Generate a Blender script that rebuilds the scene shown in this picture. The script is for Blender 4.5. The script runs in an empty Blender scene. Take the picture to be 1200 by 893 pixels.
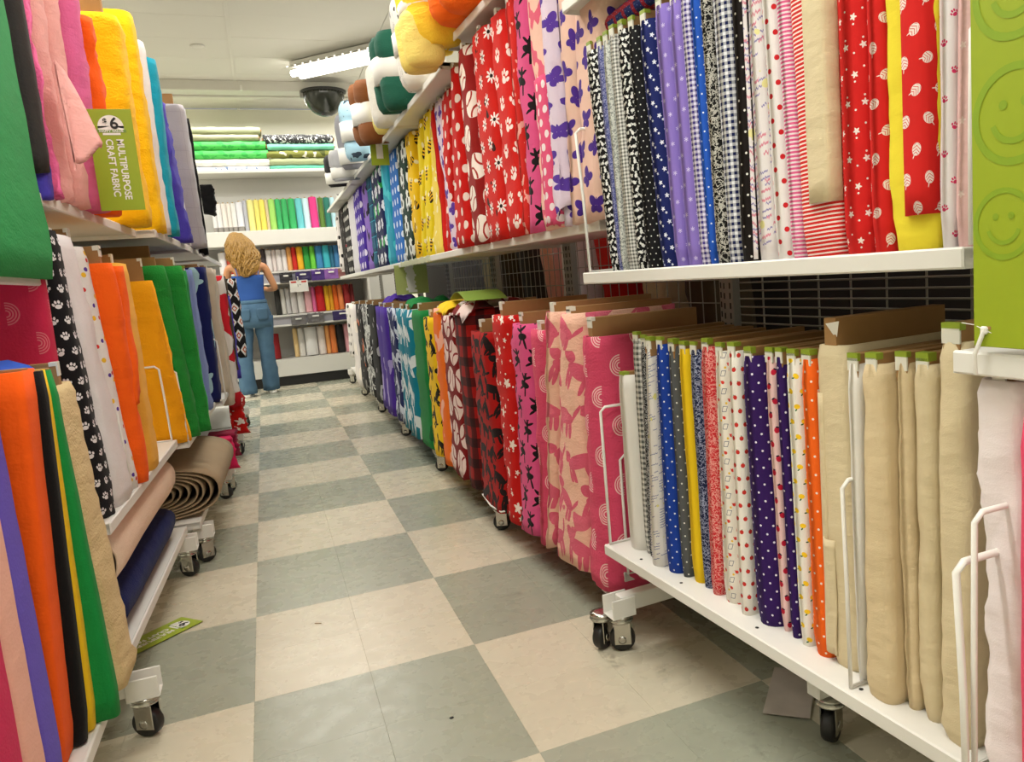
import bpy, bmesh, math, random
from mathutils import Vector, Matrix, noise
C = bpy.context.scene
COL = C.collection
R = math.radians

# ---------------------------------------------------------------- camera
cam_d = bpy.data.cameras.new('camera'); cam = bpy.data.objects.new('camera', cam_d); COL.objects.link(cam)
CAM_RIGHT = Vector((0.91506436, -0.39604129, -0.07621364))
CAM_UP = Vector((0.12330363, 0.09479969, 0.98783057))
CAM_FWD = Vector((0.38399667, 0.91332596, -0.13558114))
mw = Matrix((CAM_RIGHT, CAM_UP, -CAM_FWD)).transposed().to_4x4()
mw.translation = Vector((0.156, -2.229, 1.089))
cam.matrix_world = mw
cam_d.sensor_fit = 'HORIZONTAL'; cam_d.sensor_width = 36.0
cam_d.lens = 917.376 / 1200 * 36.0
cam_d.shift_x = (600 - 705.614) / 1200; cam_d.shift_y = (440.6 - 446.5) / 1200
cam_d.clip_start = 0.02
C.camera = cam

# ---------------------------------------------------------------- world, exposure
w = bpy.data.worlds.new('world'); C.world = w; w.use_nodes = True
w.node_tree.nodes['Background'].inputs[0].default_value = (0.95, 0.97, 1.0, 1)
w.node_tree.nodes['Background'].inputs[1].default_value = 0.3
C.view_settings.view_transform = 'Standard'; C.view_settings.look = 'None'
C.view_settings.gamma = 1.0; C.view_settings.use_curve_mapping = False
C.view_settings.exposure = 0.0

# ---------------------------------------------------------------- big lights: the fluorescent lamps of the store ceiling
LAMP_COL = (1.0, 0.975, 0.915)
def tube_light(x, y, z, length, rz, watts, width=.16):
    l = bpy.data.lights.new('fluorescent_glow', 'AREA'); l.shape = 'RECTANGLE'
    l.size = length; l.size_y = width; l.energy = watts; l.color = LAMP_COL
    o = bpy.data.objects.new('fluorescent_glow', l); COL.objects.link(o)
    o.location = (x, y, z); o.rotation_euler = (0, 0, rz)
    return o
for (x, y, p) in ((0.1, -2.9, 40), (0.1, -1.1, 36), (0.12, 0.9, 34), (0.15, 3.0, 40), (-2.2, -1, 40), (2.6, -1, 40), (-2.2, 3, 42), (2.6, 3, 42), (-2.0, 6.0, 55), (2.4, 6.0, 55), (-1.2, 7.7, 17), (0.4, 7.6, 19), (1.9, 7.7, 17), (0.2, 5.6, 30)):
    tube_light(x, y, 3.16, 1.5, 0, p)

# ---------------------------------------------------------------- helpers
def tag(o, label=None, cat=None, group=None, kind=None):
    if label: o['label'] = label
    if cat: o['category'] = cat
    if group: o['group'] = group
    if kind: o['kind'] = kind
    return o
def hexc(h):
    h = h.lstrip('#'); v = [int(h[i:i + 2], 16) / 255 for i in (0, 2, 4)]
    return tuple((c / 12.92 if c <= .04045 else ((c + .055) / 1.055) ** 2.4) for c in v) + (1,)
def empty(name, loc=(0, 0, 0), rz=0, parent=None):
    o = bpy.data.objects.new(name, None); COL.objects.link(o); o.location = loc; o.rotation_euler = (0, 0, rz)
    o.empty_display_size = .05
    if parent: o.parent = parent
    return o

class MB:
    """collects shapes, then links them as ONE mesh object"""
    def __init__(s): s.v = []; s.f = []; s.uv = []; s.sm = []; s.mi = []
    def add(s, vs, fs, smooth=False, uvs=None, mi=0):
        b = len(s.v); s.v += [tuple(v) for v in vs]
        for i, f in enumerate(fs):
            s.f.append(tuple(b + k for k in f)); s.sm.append(smooth); s.mi.append(mi)
            s.uv.append(uvs[i] if uvs else None)
        return s
    def box(s, x0, x1, y0, y1, z0, z1, b=0, M=None, mi=0):
        if x0 > x1: x0, x1 = x1, x0
        if y0 > y1: y0, y1 = y1, y0
        if b <= 0:
            vs = [(x, y, z) for z in (z0, z1) for y in (y0, y1) for x in (x0, x1)]
            fs = [(0, 2, 3, 1), (4, 5, 7, 6), (0, 1, 5, 4), (2, 6, 7, 3), (0, 4, 6, 2), (1, 3, 7, 5)]
        else:
            b = min(b, (x1 - x0) * .45, (y1 - y0) * .45, (z1 - z0) * .45)
            # chamfered box
            vs = []; idx = {}
            X = (x0, x1); Y = (y0, y1); Z = (z0, z1)
            for i in (0, 1):
                for j in (0, 1):
                    for k in (0, 1):
                        sx, sy, sz = (1 - 2 * i), (1 - 2 * j), (1 - 2 * k)
                        for a in range(3):
                            p = [X[i] + sx * b, Y[j] + sy * b, Z[k] + sz * b]
                            p[a] = (X[i], Y[j], Z[k])[a]
                            idx[(i, j, k, a)] = len(vs); vs.append(tuple(p))
            g = idx; fs = []
            for i in (0, 1):
                fs.append((g[i,0,0,0], g[i,1,0,0], g[i,1,1,0], g[i,0,1,0])[::(1 if i else -1)])
                fs.append((g[0,i,0,1], g[0,i,1,1], g[1,i,1,1], g[1,i,0,1])[::(1 if i else -1)])
                fs.append((g[0,0,i,2], g[1,0,i,2], g[1,1,i,2], g[0,1,i,2])[::(1 if i else -1)])
            for i in (0, 1):
                for j in (0, 1):
                    f = (g[i,j,0,0], g[i,j,1,0], g[i,j,1,1], g[i,j,0,1]); fs.append(f if (i + j) % 2 else f[::-1])
                    f = (g[i,0,j,0], g[i,0,j,2], g[i,1,j,2], g[i,1,j,0]); fs.append(f if (i + j) % 2 == 0 else f[::-1])
                    f = (g[0,i,j,1], g[0,i,j,2], g[1,i,j,2], g[1,i,j,1]); fs.append(f if (i + j) % 2 else f[::-1])
                    for k in (0, 1):
                        f = (g[i,j,k,0], g[i,j,k,1], g[i,j,k,2]); fs.append(f if (i + j + k) % 2 else f[::-1])
        if M is not None: vs = [M @ Vector(v) for v in vs]
        return s.add(vs, fs, False, None, mi)
    def tube(s, pts, r, n=8, closed=False, caps=True, mi=0):
        pts = [Vector(p) for p in pts]; m = len(pts); rings = []
        rr = r if isinstance(r, (list, tuple)) else [r] * m
        up = None
        for i, p in enumerate(pts):
            a = pts[(i - 1) % m] if (closed or i > 0) else p
            c = pts[(i + 1) % m] if (closed or i < m - 1) else p
            d = (c - a).normalized() if (c - a).length > 1e-9 else Vector((0, 0, 1))
            if up is None:
                up = d.orthogonal().normalized()
            up = (up - d * up.dot(d)); up = up.normalized() if up.length > 1e-6 else d.orthogonal().normalized()
            sd = d.cross(up)
            rings.append([p + (up * math.cos(2 * math.pi * k / n) + sd * math.sin(2 * math.pi * k / n)) * rr[i] for k in range(n)])
        vs = [v for rg in rings for v in rg]; fs = []
        for i in range(m if closed else m - 1):
            for k in range(n):
                a = i * n + k; b2 = i * n + (k + 1) % n; c2 = ((i + 1) % m) * n + (k + 1) % n; d2 = ((i + 1) % m) * n + k
                fs.append((a, b2, c2, d2))
        s.add(vs, fs, True, None, mi)
        if caps and not closed:
            s.add(rings[0], [tuple(range(n))[::-1]], False, None, mi); s.add(rings[-1], [tuple(range(n))], False, None, mi)
        return s
    def lathe(s, prof, n=20, M=None, mi=0, smooth=True):
        vs = []; fs = []; m = len(prof)
        for r_, z in prof:
            for k in range(n):
                a = 2 * math.pi * k / n; v = Vector((r_ * math.cos(a), r_ * math.sin(a), z)); vs.append(M @ v if M is not None else v)
        for i in range(m - 1):
            for k in range(n):
                fs.append((i * n + k, i * n + (k + 1) % n, (i + 1) * n + (k + 1) % n, (i + 1) * n + k))
        fs.append(tuple(range(n))[::-1]); fs.append(tuple((m - 1) * n + k for k in range(n)))
        return s.add(vs, fs, smooth, None, mi)
    def loft(s, rings, cap=True, mi=0, smooth=True):
        n = len(rings[0]); vs = [v for r_ in rings for v in r_]; fs = []
        for i in range(len(rings) - 1):
            for k in range(n):
                fs.append((i * n + k, i * n + (k + 1) % n, (i + 1) * n + (k + 1) % n, (i + 1) * n + k))
        if cap: fs.append(tuple(range(n))[::-1]); fs.append(tuple((len(rings) - 1) * n + k for k in range(n)))
        return s.add(vs, fs, smooth, None, mi)
    def mesh(s, name, mats):
        me = bpy.data.meshes.new(name); me.from_pydata(s.v, [], s.f); me.update()
        for m in (mats if isinstance(mats, (list, tuple)) else [mats]): me.materials.append(m)
        me.polygons.foreach_set('use_smooth', s.sm); me.polygons.foreach_set('material_index', s.mi)
        if any(u is not None for u in s.uv):
            ul = me.uv_layers.new(name='UVMap'); k = 0
            for p, u in zip(me.polygons, s.uv):
                for li, l in enumerate(p.loop_indices):
                    ul.data[l].uv = u[li] if u else (0, 0)
        return me
    def build(s, name, mats, parent=None, loc=None, rot=None):
        o = bpy.data.objects.new(name, s.mesh(name, mats)); COL.objects.link(o)
        if parent: o.parent = parent
        if loc is not None: o.location = loc
        if rot is not None: o.rotation_euler = rot
        return o
def copy_tree(o, parent=None, keep=True):
    c = o.copy(); COL.objects.link(c); c.parent = parent
    for ch in list(CH.get(o.name, [])) or [x for x in o.children]: copy_tree(ch, c)
    return c
CH = {}
def text_mesh(body, size, mat, parent, name='lettering', loc=(0, 0, 0), rot=(0, 0, 0), align='CENTER', depth=.0004, bold=0):
    cu = bpy.data.curves.new(name, 'FONT'); cu.body = body; cu.size = size; cu.align_x = align; cu.align_y = 'CENTER'; cu.extrude = depth
    cu.offset = bold
    t = bpy.data.objects.new(name, cu)
    me = bpy.data.meshes.new_from_object(t); bpy.data.objects.remove(t)
    me.materials.clear(); me.materials.append(mat)
    o = bpy.data.objects.new(name, me); COL.objects.link(o); o.parent = parent; o.location = loc; o.rotation_euler = rot
    return o

# ---------------------------------------------------------------- node expressions
class X:
    nt = None
    def __init__(s, o): s.o = o
    def _m(op, a, b=None, c=None):
        n = X.nt.nodes.new('ShaderNodeMath'); n.operation = op
        for i, v in enumerate((a, b, c)):
            if v is None: continue
            if isinstance(v, X): X.nt.links.new(v.o, n.inputs[i])
            else: n.inputs[i].default_value = v
        return X(n.outputs[0])
    def __add__(s, b): return X._m('ADD', s, b)
    def __radd__(s, b): return X._m('ADD', s, b)
    def __sub__(s, b): return X._m('SUBTRACT', s, b)
    def __rsub__(s, b): return X._m('SUBTRACT', b, s)
    def __mul__(s, b): return X._m('MULTIPLY', s, b)
    def __rmul__(s, b): return X._m('MULTIPLY', s, b)
    def __truediv__(s, b): return X._m('DIVIDE', s, b)
    def __lt__(s, b): return X._m('LESS_THAN', s, b)
    def __gt__(s, b): return X._m('GREATER_THAN', s, b)
    def floor(s): return X._m('FLOOR', s)
    def fract(s): return X._m('FRACT', s)
    def abs(s): return X._m('ABSOLUTE', s)
    def sin(s): return X._m('SINE', s)
    def cos(s): return X._m('COSINE', s)
    def sqrt(s): return X._m('SQRT', s)
    def mod(s, b): return X._m('FLOORED_MODULO', s, b)
    def max(s, b): return X._m('MAXIMUM', s, b)
    def min(s, b): return X._m('MINIMUM', s, b)
def vec(a, b, c=0.0):
    n = X.nt.nodes.new('ShaderNodeCombineXYZ')
    for i, v in enumerate((a, b, c)):
        if isinstance(v, X): X.nt.links.new(v.o, n.inputs[i])
        else: n.inputs[i].default_value = v
    return n.outputs[0]
def nz(u, v, scale, detail=1.0, w=0.0):
    n = X.nt.nodes.new('ShaderNodeTexNoise'); n.inputs['Scale'].default_value = scale; n.inputs['Detail'].default_value = detail
    X.nt.links.new(vec(u, v, w), n.inputs['Vector']); return X(n.outputs[0])
def wn(u, v):
    n = X.nt.nodes.new('ShaderNodeTexWhiteNoise'); n.noise_dimensions = '2D'
    X.nt.links.new(vec(u, v), n.inputs['Vector']); return X(n.outputs[0])
def cell(u, v, w, h, stag=.5, jit=0):
    vv = v / h; row = vv.floor(); uu = u / w + (row.mod(2.0)) * stag
    iu = uu.floor(); lu = (uu.fract() - .5) * w; lv = (vv.fract() - .5) * h
    if jit:
        a = (wn(iu, row) - .5) * jit; c = a.cos(); s_ = a.sin()
        lu, lv = lu * c - lv * s_, lu * s_ + lv * c
    return lu, lv, iu, row
def ell(lu, lv, cx, cy, rx, ry, rot=0):
    a = lu - cx; b = lv - cy
    if rot:
        c, s_ = math.cos(rot), math.sin(rot); a, b = a * c + b * s_, b * c - a * s_
    a = a / rx; b = b / ry
    return (a * a + b * b) < 1.0
def box_m(lu, lv, x0, x1, y0, y1): return (((lu - (x0 + x1) / 2).abs() < (x1 - x0) / 2) * ((lv - (y0 + y1) / 2).abs() < (y1 - y0) / 2))
def union(ms):
    r_ = ms[0]
    for m in ms[1:]: r_ = r_.max(m)
    return r_
def mixcol(fac, a, b):
    n = X.nt.nodes.new('ShaderNodeMix'); n.data_type = 'RGBA'
    X.nt.links.new(fac.o, n.inputs[0])
    for i, v in ((6, a), (7, b)):
        if isinstance(v, tuple): n.inputs[i].default_value = v
        else: X.nt.links.new(v, n.inputs[i])
    return n.outputs[2]
def base_mat(name, rough=.6, metal=0.0, spec=.5, sheen=0.0):
    m = bpy.data.materials.new(name); m.use_nodes = True; nt = m.node_tree; X.nt = nt
    b = nt.nodes['Principled BSDF']; b.inputs['Roughness'].default_value = rough; b.inputs['Metallic'].default_value = metal
    b.inputs['Specular IOR Level'].default_value = spec
    if sheen: b.inputs['Sheen Weight'].default_value = sheen; b.inputs['Sheen Roughness'].default_value = .6
    return m, nt, b
def plain(name, col, rough=.6, metal=0.0, var=.06, scale=12, bump=0, spec=.5, emit=None):
    m, nt, b = base_mat(name, rough, metal, spec)
    tc = nt.nodes.new('ShaderNodeTexCoord'); n = nt.nodes.new('ShaderNodeTexNoise'); n.inputs['Scale'].default_value = scale; n.inputs['Detail'].default_value = 3
    nt.links.new(tc.outputs['Object'], n.inputs['Vector'])
    c = hexc(col); f = X(n.outputs[0])
    o = mixcol(f, tuple(x * (1 - var) for x in c[:3]) + (1,), tuple(min(1, x * (1 + var)) for x in c[:3]) + (1,))
    nt.links.new(o, b.inputs['Base Color'])
    if bump:
        bp = nt.nodes.new('ShaderNodeBump'); bp.inputs['Strength'].default_value = bump; bp.inputs['Distance'].default_value = .003
        nt.links.new(n.outputs[0], bp.inputs['Height']); nt.links.new(bp.outputs[0], b.inputs['Normal'])
    if emit: b.inputs['Emission Color'].default_value = hexc(emit[0]); b.inputs['Emission Strength'].default_value = emit[1]
    return m

# ---- motifs: (cx, cy, rx, ry, rot [, colour]) in metres for a motif about 1 unit wide, scaled by s
PAW = [(0, -.12, .26, .2, 0), (-.33, .08, .1, .15, .3), (-.12, .3, .1, .16, .1), (.13, .3, .1, .16, -.1), (.34, .08, .1, .15, -.3)]
BFLY = [(-.26, .18, .3, .2, -.6), (.26, .18, .3, .2, .6), (-.18, -.2, .2, .17, .5), (.18, -.2, .2, .17, -.5), (0, 0, .05, .35, 0)]
DAISY = [(.28 * math.cos(a * math.pi / 4), .28 * math.sin(a * math.pi / 4), .2, .07, a * math.pi / 4) for a in range(8)] + [(0, 0, .12, .12, 0, '#1c120f')]
FLOWER = [(.24 * math.cos(a * 1.2566), .24 * math.sin(a * 1.2566), .17, .17, 0) for a in range(5)] + [(0, 0, .1, .1, 0, '#1b2350')]
DOG = [(0, 0, .34, .14, .1), (.36, .2, .15, .11, .3), (-.25, -.22, .06, .2, 0), (-.12, -.22, .05, .2, 0), (.2, -.22, .05, .2, 0), (.3, -.2, .05, .2, 0), (-.4, .12, .04, .18, .5)]
CAT = [(0, -.1, .2, .3, 0), (.1, .28, .14, .13, 0), (-.25, -.25, .22, .05, .5), (.0, .42, .04, .09, .3), (.2, .42, .04, .09, -.3)]
HORSE = [(0, .02, .36, .15, .15), (.35, .26, .09, .22, -.6), (.45, .38, .14, .07, -.4), (-.25, -.25, .05, .25, .2), (-.1, -.25, .04, .22, -.2), (.2, -.22, .05, .26, .3), (.3, -.15, .04, .2, -.5), (-.42, 0, .05, .22, -.4)]
BAL = [(0, .02, .26, .13, .2), (0, .25, .07, .2, 0), (0, .48, .08, .08, 0), (-.1, -.25, .05, .28, -.1), (.16, -.15, .05, .2, 1.0), (.14, .3, .19, .05, .6), (-.14, .3, .16, .05, -.5)]
BEE = [(0, -.05, .24, .33, 0), (0, -.17, .25, .05, 0, '#f2b90c'), (0, 0, .26, .05, 0, '#f2b90c'), (0, .17, .22, .045, 0, '#f2b90c'), (-.3, .25, .16, .1, -.6, '#fff3c0'), (.3, .25, .16, .1, .6, '#fff3c0')]
LEAF = [(0, 0, .3, .36, 0), (.12, -.42, .03, .14, .3)]
BERRY = [(0, 0, .3, .34, 0, '#c6203c'), (0, .33, .2, .09, 0, '#2b2233')]
LEMON = [(0, 0, .34, .26, .4, '#f4cf2a'), (.24, -.3, .16, .08, -.5, '#3a6b3a')]
APPLE = [(0, 0, .32, .34, 0, '#c9332c'), (.05, .38, .1, .06, .6, '#49703a')]
TULIP = [(0, 0, .3, .28, .7, '#d53a2e'), (.28, .2, .14, .08, .6, '#d53a2e'), (.62, -.5, .2, .2, 0, '#e9bd2c')]
SOCCER = [(0, 0, .42, .42, 0, '#e8ece6'), (0, 0, .13, .13, 0, '#171b18'), (.3, .2, .1, .1, 0, '#171b18'), (-.3, .2, .1, .1, 0, '#171b18'), (.18, -.3, .1, .1, 0, '#171b18'), (-.18, -.3, .1, .1, 0, '#171b18')]
BALL = [(0, 0, .44, .44, 0, '#efe6dc')]
SHARK = [(0, 0, .16, .42, .2), (.12, .05, .14, .07, .6), (-.1, -.38, .14, .05, .5)]
SQUIG = [(0, 0, .38, .05, .35), (.1, .1, .05, .2, .2), (-.15, -.05, .05, .18, .3), (.3, .05, .04, .14, 0)]
BATM = [(0, 0, .34, .1, .3), (-.25, .12, .16, .14, -.5), (.25, .12, .14, .12, .6)]
def fabric(name, base, layers=(), rough=.85, fleece=False, bump=.12):
    m, nt, b = base_mat(name, rough, 0, .2, .03 if fleece else .0)
    uvn = nt.nodes.new('ShaderNodeUVMap'); sp = nt.nodes.new('ShaderNodeSeparateXYZ'); nt.links.new(uvn.outputs[0], sp.inputs[0])
    u, v = X(sp.outputs[0]), X(sp.outputs[1])
    var = nz(u, v, 9, 2)
    c = hexc(base)
    col = mixcol(var, tuple(x * .93 for x in c[:3]) + (1,), tuple(min(1, x * 1.05) for x in c[:3]) + (1,))
    for L in layers:
        k = L[0]
        if k == 'dots':
            _, w_, h_, r_, fc = L[:5]; lu, lv, _, _ = cell(u, v, w_, h_)
            col = mixcol((lu * lu + lv * lv) < r_ * r_, col, hexc(fc))
        elif k == 'motif':
            _, w_, h_, s_, mot, fc = L[:6]; jit = L[6] if len(L) > 6 else 0
            ou, ov = (L[7] if len(L) > 7 else (0, 0))
            lu, lv, _, _ = cell(u + ou, v + ov, w_, h_, .5, jit)
            groups = []
            for e in mot:
                cc = e[5] if len(e) > 5 else fc
                mk = ell(lu, lv, e[0] * s_, e[1] * s_, e[2] * s_, e[3] * s_, e[4])
                if groups and groups[-1][0] == cc: groups[-1][1].append(mk)
                else: groups.append((cc, [mk]))
            for cc, ms in groups: col = mixcol(union(ms), col, hexc(cc))
        elif k == 'star':
            _, w_, h_, r_, fc = L[:5]; ou, ov = (L[5] if len(L) > 5 else (0, 0)); lu, lv, _, _ = cell(u + ou, v + ov, w_, h_, .5, 2.0)
            ang = X._m('ARCTAN2', lu, lv); rad = (lu * lu + lv * lv).sqrt()
            f5 = ((ang * (5 / (2 * math.pi)) + .5).fract() - .5).abs() * 2.0      # 1 at valley, 0 at tip
            col = mixcol(rad < (1.0 - f5 * .58) * r_, col, hexc(fc))
        elif k == 'snow':
            _, w_, h_, r_, fc = L[:5]; lu, lv, _, _ = cell(u, v, w_, h_)
            ang = X._m('ARCTAN2', lu, lv); rad = (lu * lu + lv * lv).sqrt()
            f6 = ((ang * (6 / (2 * math.pi)) + .5).fract() - .5).abs() * 2.0
            col = mixcol((rad < r_) * ((f6 < .4).max(rad < r_ * .35)), col, hexc(fc))
        elif k == 'gingham':
            _, w_, fc = L[:3]
            a = ((u / w_).fract() < .5) + ((v / w_).fract() < .5)
            col = mixcol(a * .5, col, hexc(fc))
        elif k == 'stripe':
            _, w_, frac, fc, sl = L[:5]
            col = mixcol(((v + u * sl) / w_).fract() < frac, col, hexc(fc))
        elif k == 'plaid':
            _, w_, fc, frac, al = L[:5]
            a = ((u / w_).fract() < frac) * al; bq = ((v / w_).fract() < frac) * al
            col = mixcol(a.max(0.0), col, hexc(fc)); col = mixcol(bq, col, hexc(fc))
        elif k == 'blob':
            _, sc, th, fc = L[:4]; st = L[4] if len(L) > 4 else 1.0
            col = mixcol(nz(u * st, v, sc, 1.5, sum(map(ord, fc)) % 7) > th, col, hexc(fc))
        elif k == 'vine':
            _, sc, wd, fc = L[:4]
            a = (nz(u, v, sc, 2.0, 3.1) - .5).abs() < wd
            a2 = (nz(u, v, sc, 2.0, 9.7) - .5).abs() < wd
            col = mixcol(a.max(a2), col, hexc(fc))
        elif k == 'arcs':
            _, w_, h_, r_, fc = L[:5]; lu, lv, _, _ = cell(u, v, w_, h_)
            rad = (lu * lu + lv * lv).sqrt(); ring = ((rad / r_ * 4.5).fract() < .5) * (rad < r_) * (rad > r_ * .2) * (lu > -.0005 * 1)
            col = mixcol(ring, col, hexc(fc))
        elif k == 'seam':     # the stitched seams of a ball
            _, w_, h_, s_, fc = L[:5]; lu, lv, _, _ = cell(u, v, w_, h_, .5, 2.2)
            r1 = ((lu - .5 * s_) * (lu - .5 * s_) + lv * lv).sqrt() - .36 * s_
            r2 = ((lu + .5 * s_) * (lu + .5 * s_) + lv * lv).sqrt() - .36 * s_
            inn = (lu * lu + lv * lv) < (.42 * s_) ** 2
            col = mixcol(((r1.abs() < .035 * s_).max(r2.abs() < .035 * s_)) * inn, col, hexc(fc))
        elif k == 'ball':
            _, w_, h_, s_, fc = L[:5]; lu, lv, _, _ = cell(u, v, w_, h_, .5, 2.2)
            col = mixcol((lu * lu + lv * lv) < (.43 * s_) ** 2, col, hexc(fc))
        elif k == 'veins':
            _, w_, h_, s_, fc, jit = L[:6]; lu, lv, _, _ = cell(u, v, w_, h_, .5, jit)
            inn = ell(lu, lv, 0, 0, .27 * s_, .33 * s_)
            col = mixcol((((lv + lu.abs() * .8) * (5.5 / s_)).fract() < .25) * inn, col, hexc(fc))
        elif k == 'script':
            _, h_, fc = L[:3]
            row = ((v + u * .35) / h_).floor(); lv = ((v + u * .35) / h_).fract() - .5
            wv = (nz(u, row * 3.7, 300, 1.0) - .5) * 1.3
            on = nz(u, row * 1.9, 40, 0) > .52
            col = mixcol(((lv - wv).abs() < .14) * on, col, hexc(fc))
        elif k == 'rect':
            _, w_, h_, fc = L[:4]; lu, lv, _, _ = cell(u, v, w_, h_, 0)
            lu2 = lu + lv * .3; o_ = (lu2.abs() < .0055) * (lv.abs() < .0065); i_ = (lu2.abs() < .0043) * (lv.abs() < .0053)
            col = mixcol(o_ * (1.0 - i_), col, hexc(fc))
        elif k == 'aztec':
            _, w_, fc, f2 = L[:4]; lu, lv, iu, row = cell(u, v, w_, w_ * 1.6, .5)
            d = lu.abs() * 1.6 + lv.abs()
            col = mixcol(d < w_ * .72, col, hexc(fc)); col = mixcol((d < w_ * .4) * (d > w_ * .2), col, hexc(f2))
    nt.links.new(col, b.inputs['Base Color'])
    bp = nt.nodes.new('ShaderNodeBump'); bp.inputs['Strength'].default_value = bump * (3.2 if fleece else 1.5); bp.inputs['Distance'].default_value = .006
    h = nz(u * .6 + v * .25, v * 1.3, 24, 3.0, 1.3) + nz(u, v, 420 if not fleece else 160, 1.0) * (.12 if not fleece else .35)
    nt.links.new(h.o, bp.inputs['Height']); nt.links.new(bp.outputs[0], b.inputs['Normal'])
    return m

# ================================================================ materials of the setting
WHITE = plain('white_enamel', '#e2e0d9', .45, var=.02)
WHITE2 = plain('white_wire_coat', '#e6e4dd', .4, var=.01)
GREYM = plain('grey_enamel', '#8d8a82', .5, var=.04)
CHROME = plain('chrome', '#b9b7b0', .22, 1.0, var=.03)
RUBBER = plain('black_rubber', '#191817', .5, var=.1)
CARD = plain('brown_cardboard', '#9c7648', .85, var=.08, scale=40)
CARD2 = plain('pale_cardboard', '#b89a6c', .85, var=.06, scale=40)
DARKSLOT = plain('slot_dark', '#232120', .8, var=.02)
LIME = plain('lime_print', '#93a51a', .5, var=.02)
LIMED = plain('lime_ring', '#829f1c', .5, var=.02)
PAPER = plain('white_paper', '#e9e7e0', .7, var=.02)
INK = plain('black_ink', '#181818', .6, var=.02)
REDP = plain('red_print', '#bf2f27', .6, var=.03)
WALLM = plain('painted_wall', '#eeebdc', .8, var=.015, scale=2)
CEILM = plain('ceiling_board', '#dedbd2', .85, var=.02, scale=3)
RAILM = plain('ceiling_rail', '#cfccc2', .5, var=.02)

def tile_mat(name, c1, c2, dirt):
    m, nt, b = base_mat(name, .3, 0, .5)
    tc = nt.nodes.new('ShaderNodeNewGeometry'); sp = nt.nodes.new('ShaderNodeSeparateXYZ'); nt.links.new(tc.outputs['Position'], sp.inputs[0])
    x, y = X(sp.outputs[0]), X(sp.outputs[1])
    n1 = nz(x, y, 3.0, 5); n2 = nz(x * .6, y * 1.6, 38, 4, 2.0)
    oi = nt.nodes.new('ShaderNodeObjectInfo'); r_ = X(oi.outputs['Random'])
    f = (n1 * .55 + n2 * .4 + r_ * .3) - .12
    col = mixcol(f, hexc(c1), hexc(c2))
    # dark scuffs and a few trodden marks that belong to the tiles
    sc = nz(x * 1.6, y, 6.5, 6, 5.0); sc2 = nz(x, y, 60, 4, 8.0)
    fac = ((sc - .57) * 5.0).max(0.0).min(1.0) * ((sc2 - .42) * 5).max(0.0).min(1.0)
    edge = ((x - .62) * 2.2).max(0.12).min(.9)
    col = mixcol(fac * edge * .95, col, hexc(dirt))
    nt.links.new(col, b.inputs['Base Color'])
    nt.links.new((nz(x, y, 14, 4, 4.0) * .3 + .13).o, b.inputs['Roughness'])
    bp = nt.nodes.new('ShaderNodeBump'); bp.inputs['Strength'].default_value = .06; bp.inputs['Distance'].default_value = .004
    nt.links.new(nz(x, y, 9, 3).o, bp.inputs['Height']); nt.links.new(bp.outputs[0], b.inputs['Normal'])
    return m
BEIGE = tile_mat('beige_floor_tile', '#c0b8a2', '#d0c8b2', '#6d6552')
TEAL = tile_mat('grey_green_floor_tile', '#909383', '#a2a492', '#53554a')
GROUT = plain('floor_seam', '#7f7b6a', .8)

# ================================================================ room shell
XL, XR, YF, YB, ZC = -3.0, 3.4, -4.6, 8.35, 3.3
T = .3048
fl = MB(); nx0, nx1, ny0, ny1 = -10, 12, -15, 28
fb = MB().box(XL, XR, YF, YB, -.06, -.0045)
floor = tag(fb.build('floor', GROUT), kind='structure')
# single tiles where the aisle shows them, the rest joined under the shelving
tmesh = {}
def tile_mesh(mat):
    g = .00014
    return MB().box(g, T - g, g, T - g, -.004, 0, .0004).mesh('tile', mat)
for nm, mt in (('b', BEIGE), ('t', TEAL)): tmesh[nm] = tile_mesh(mt)
rest = MB()
def is_teal(i, k): return ((i // 2) + (k // 2)) % 2 == 1
for i in range(-10, 12):
    for k in range(-15, 28):
        x, y = i * T, k * T
        teal = is_teal(i, k)
        vis = (-2 <= i <= 4) and k >= -4 and y < 8.0
        if y < .7 and k >= -6 and 4 < i <= 5: vis = True
        if vis:
            o = bpy.data.objects.new('tile', tmesh['t' if teal else 'b']); COL.objects.link(o); o.parent = floor; o.location = (x, y, 0)
        else:
            rest.box(x + .0004, min(x + T - .0004, XR), y + .0004, min(y + T - .0004, YB), -.004, 0, mi=1 if teal else 0)
tag(rest.build('outlying_tiles', [BEIGE, TEAL], floor), kind='stuff')

tag(MB().box(XL - .1, XR + .1, YB, YB + .1, 0, ZC).build('wall_back', WALLM), kind='structure')
tag(MB().box(XL - .1, XL, YF, YB, 0, ZC).build('wall_left', WALLM), kind='structure')
tag(MB().box(XR, XR + .1, YF, YB, 0, ZC).build('wall_right', WALLM), kind='structure')
tag(MB().box(XL - .1, XR + .1, YF - .1, YF, 0, ZC).build('wall_front', WALLM), kind='structure')
ceiling = tag(MB().box(XL, XR, YF, YB, ZC + .012, ZC + .08).build('ceiling', CEILM), kind='structure')
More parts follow.
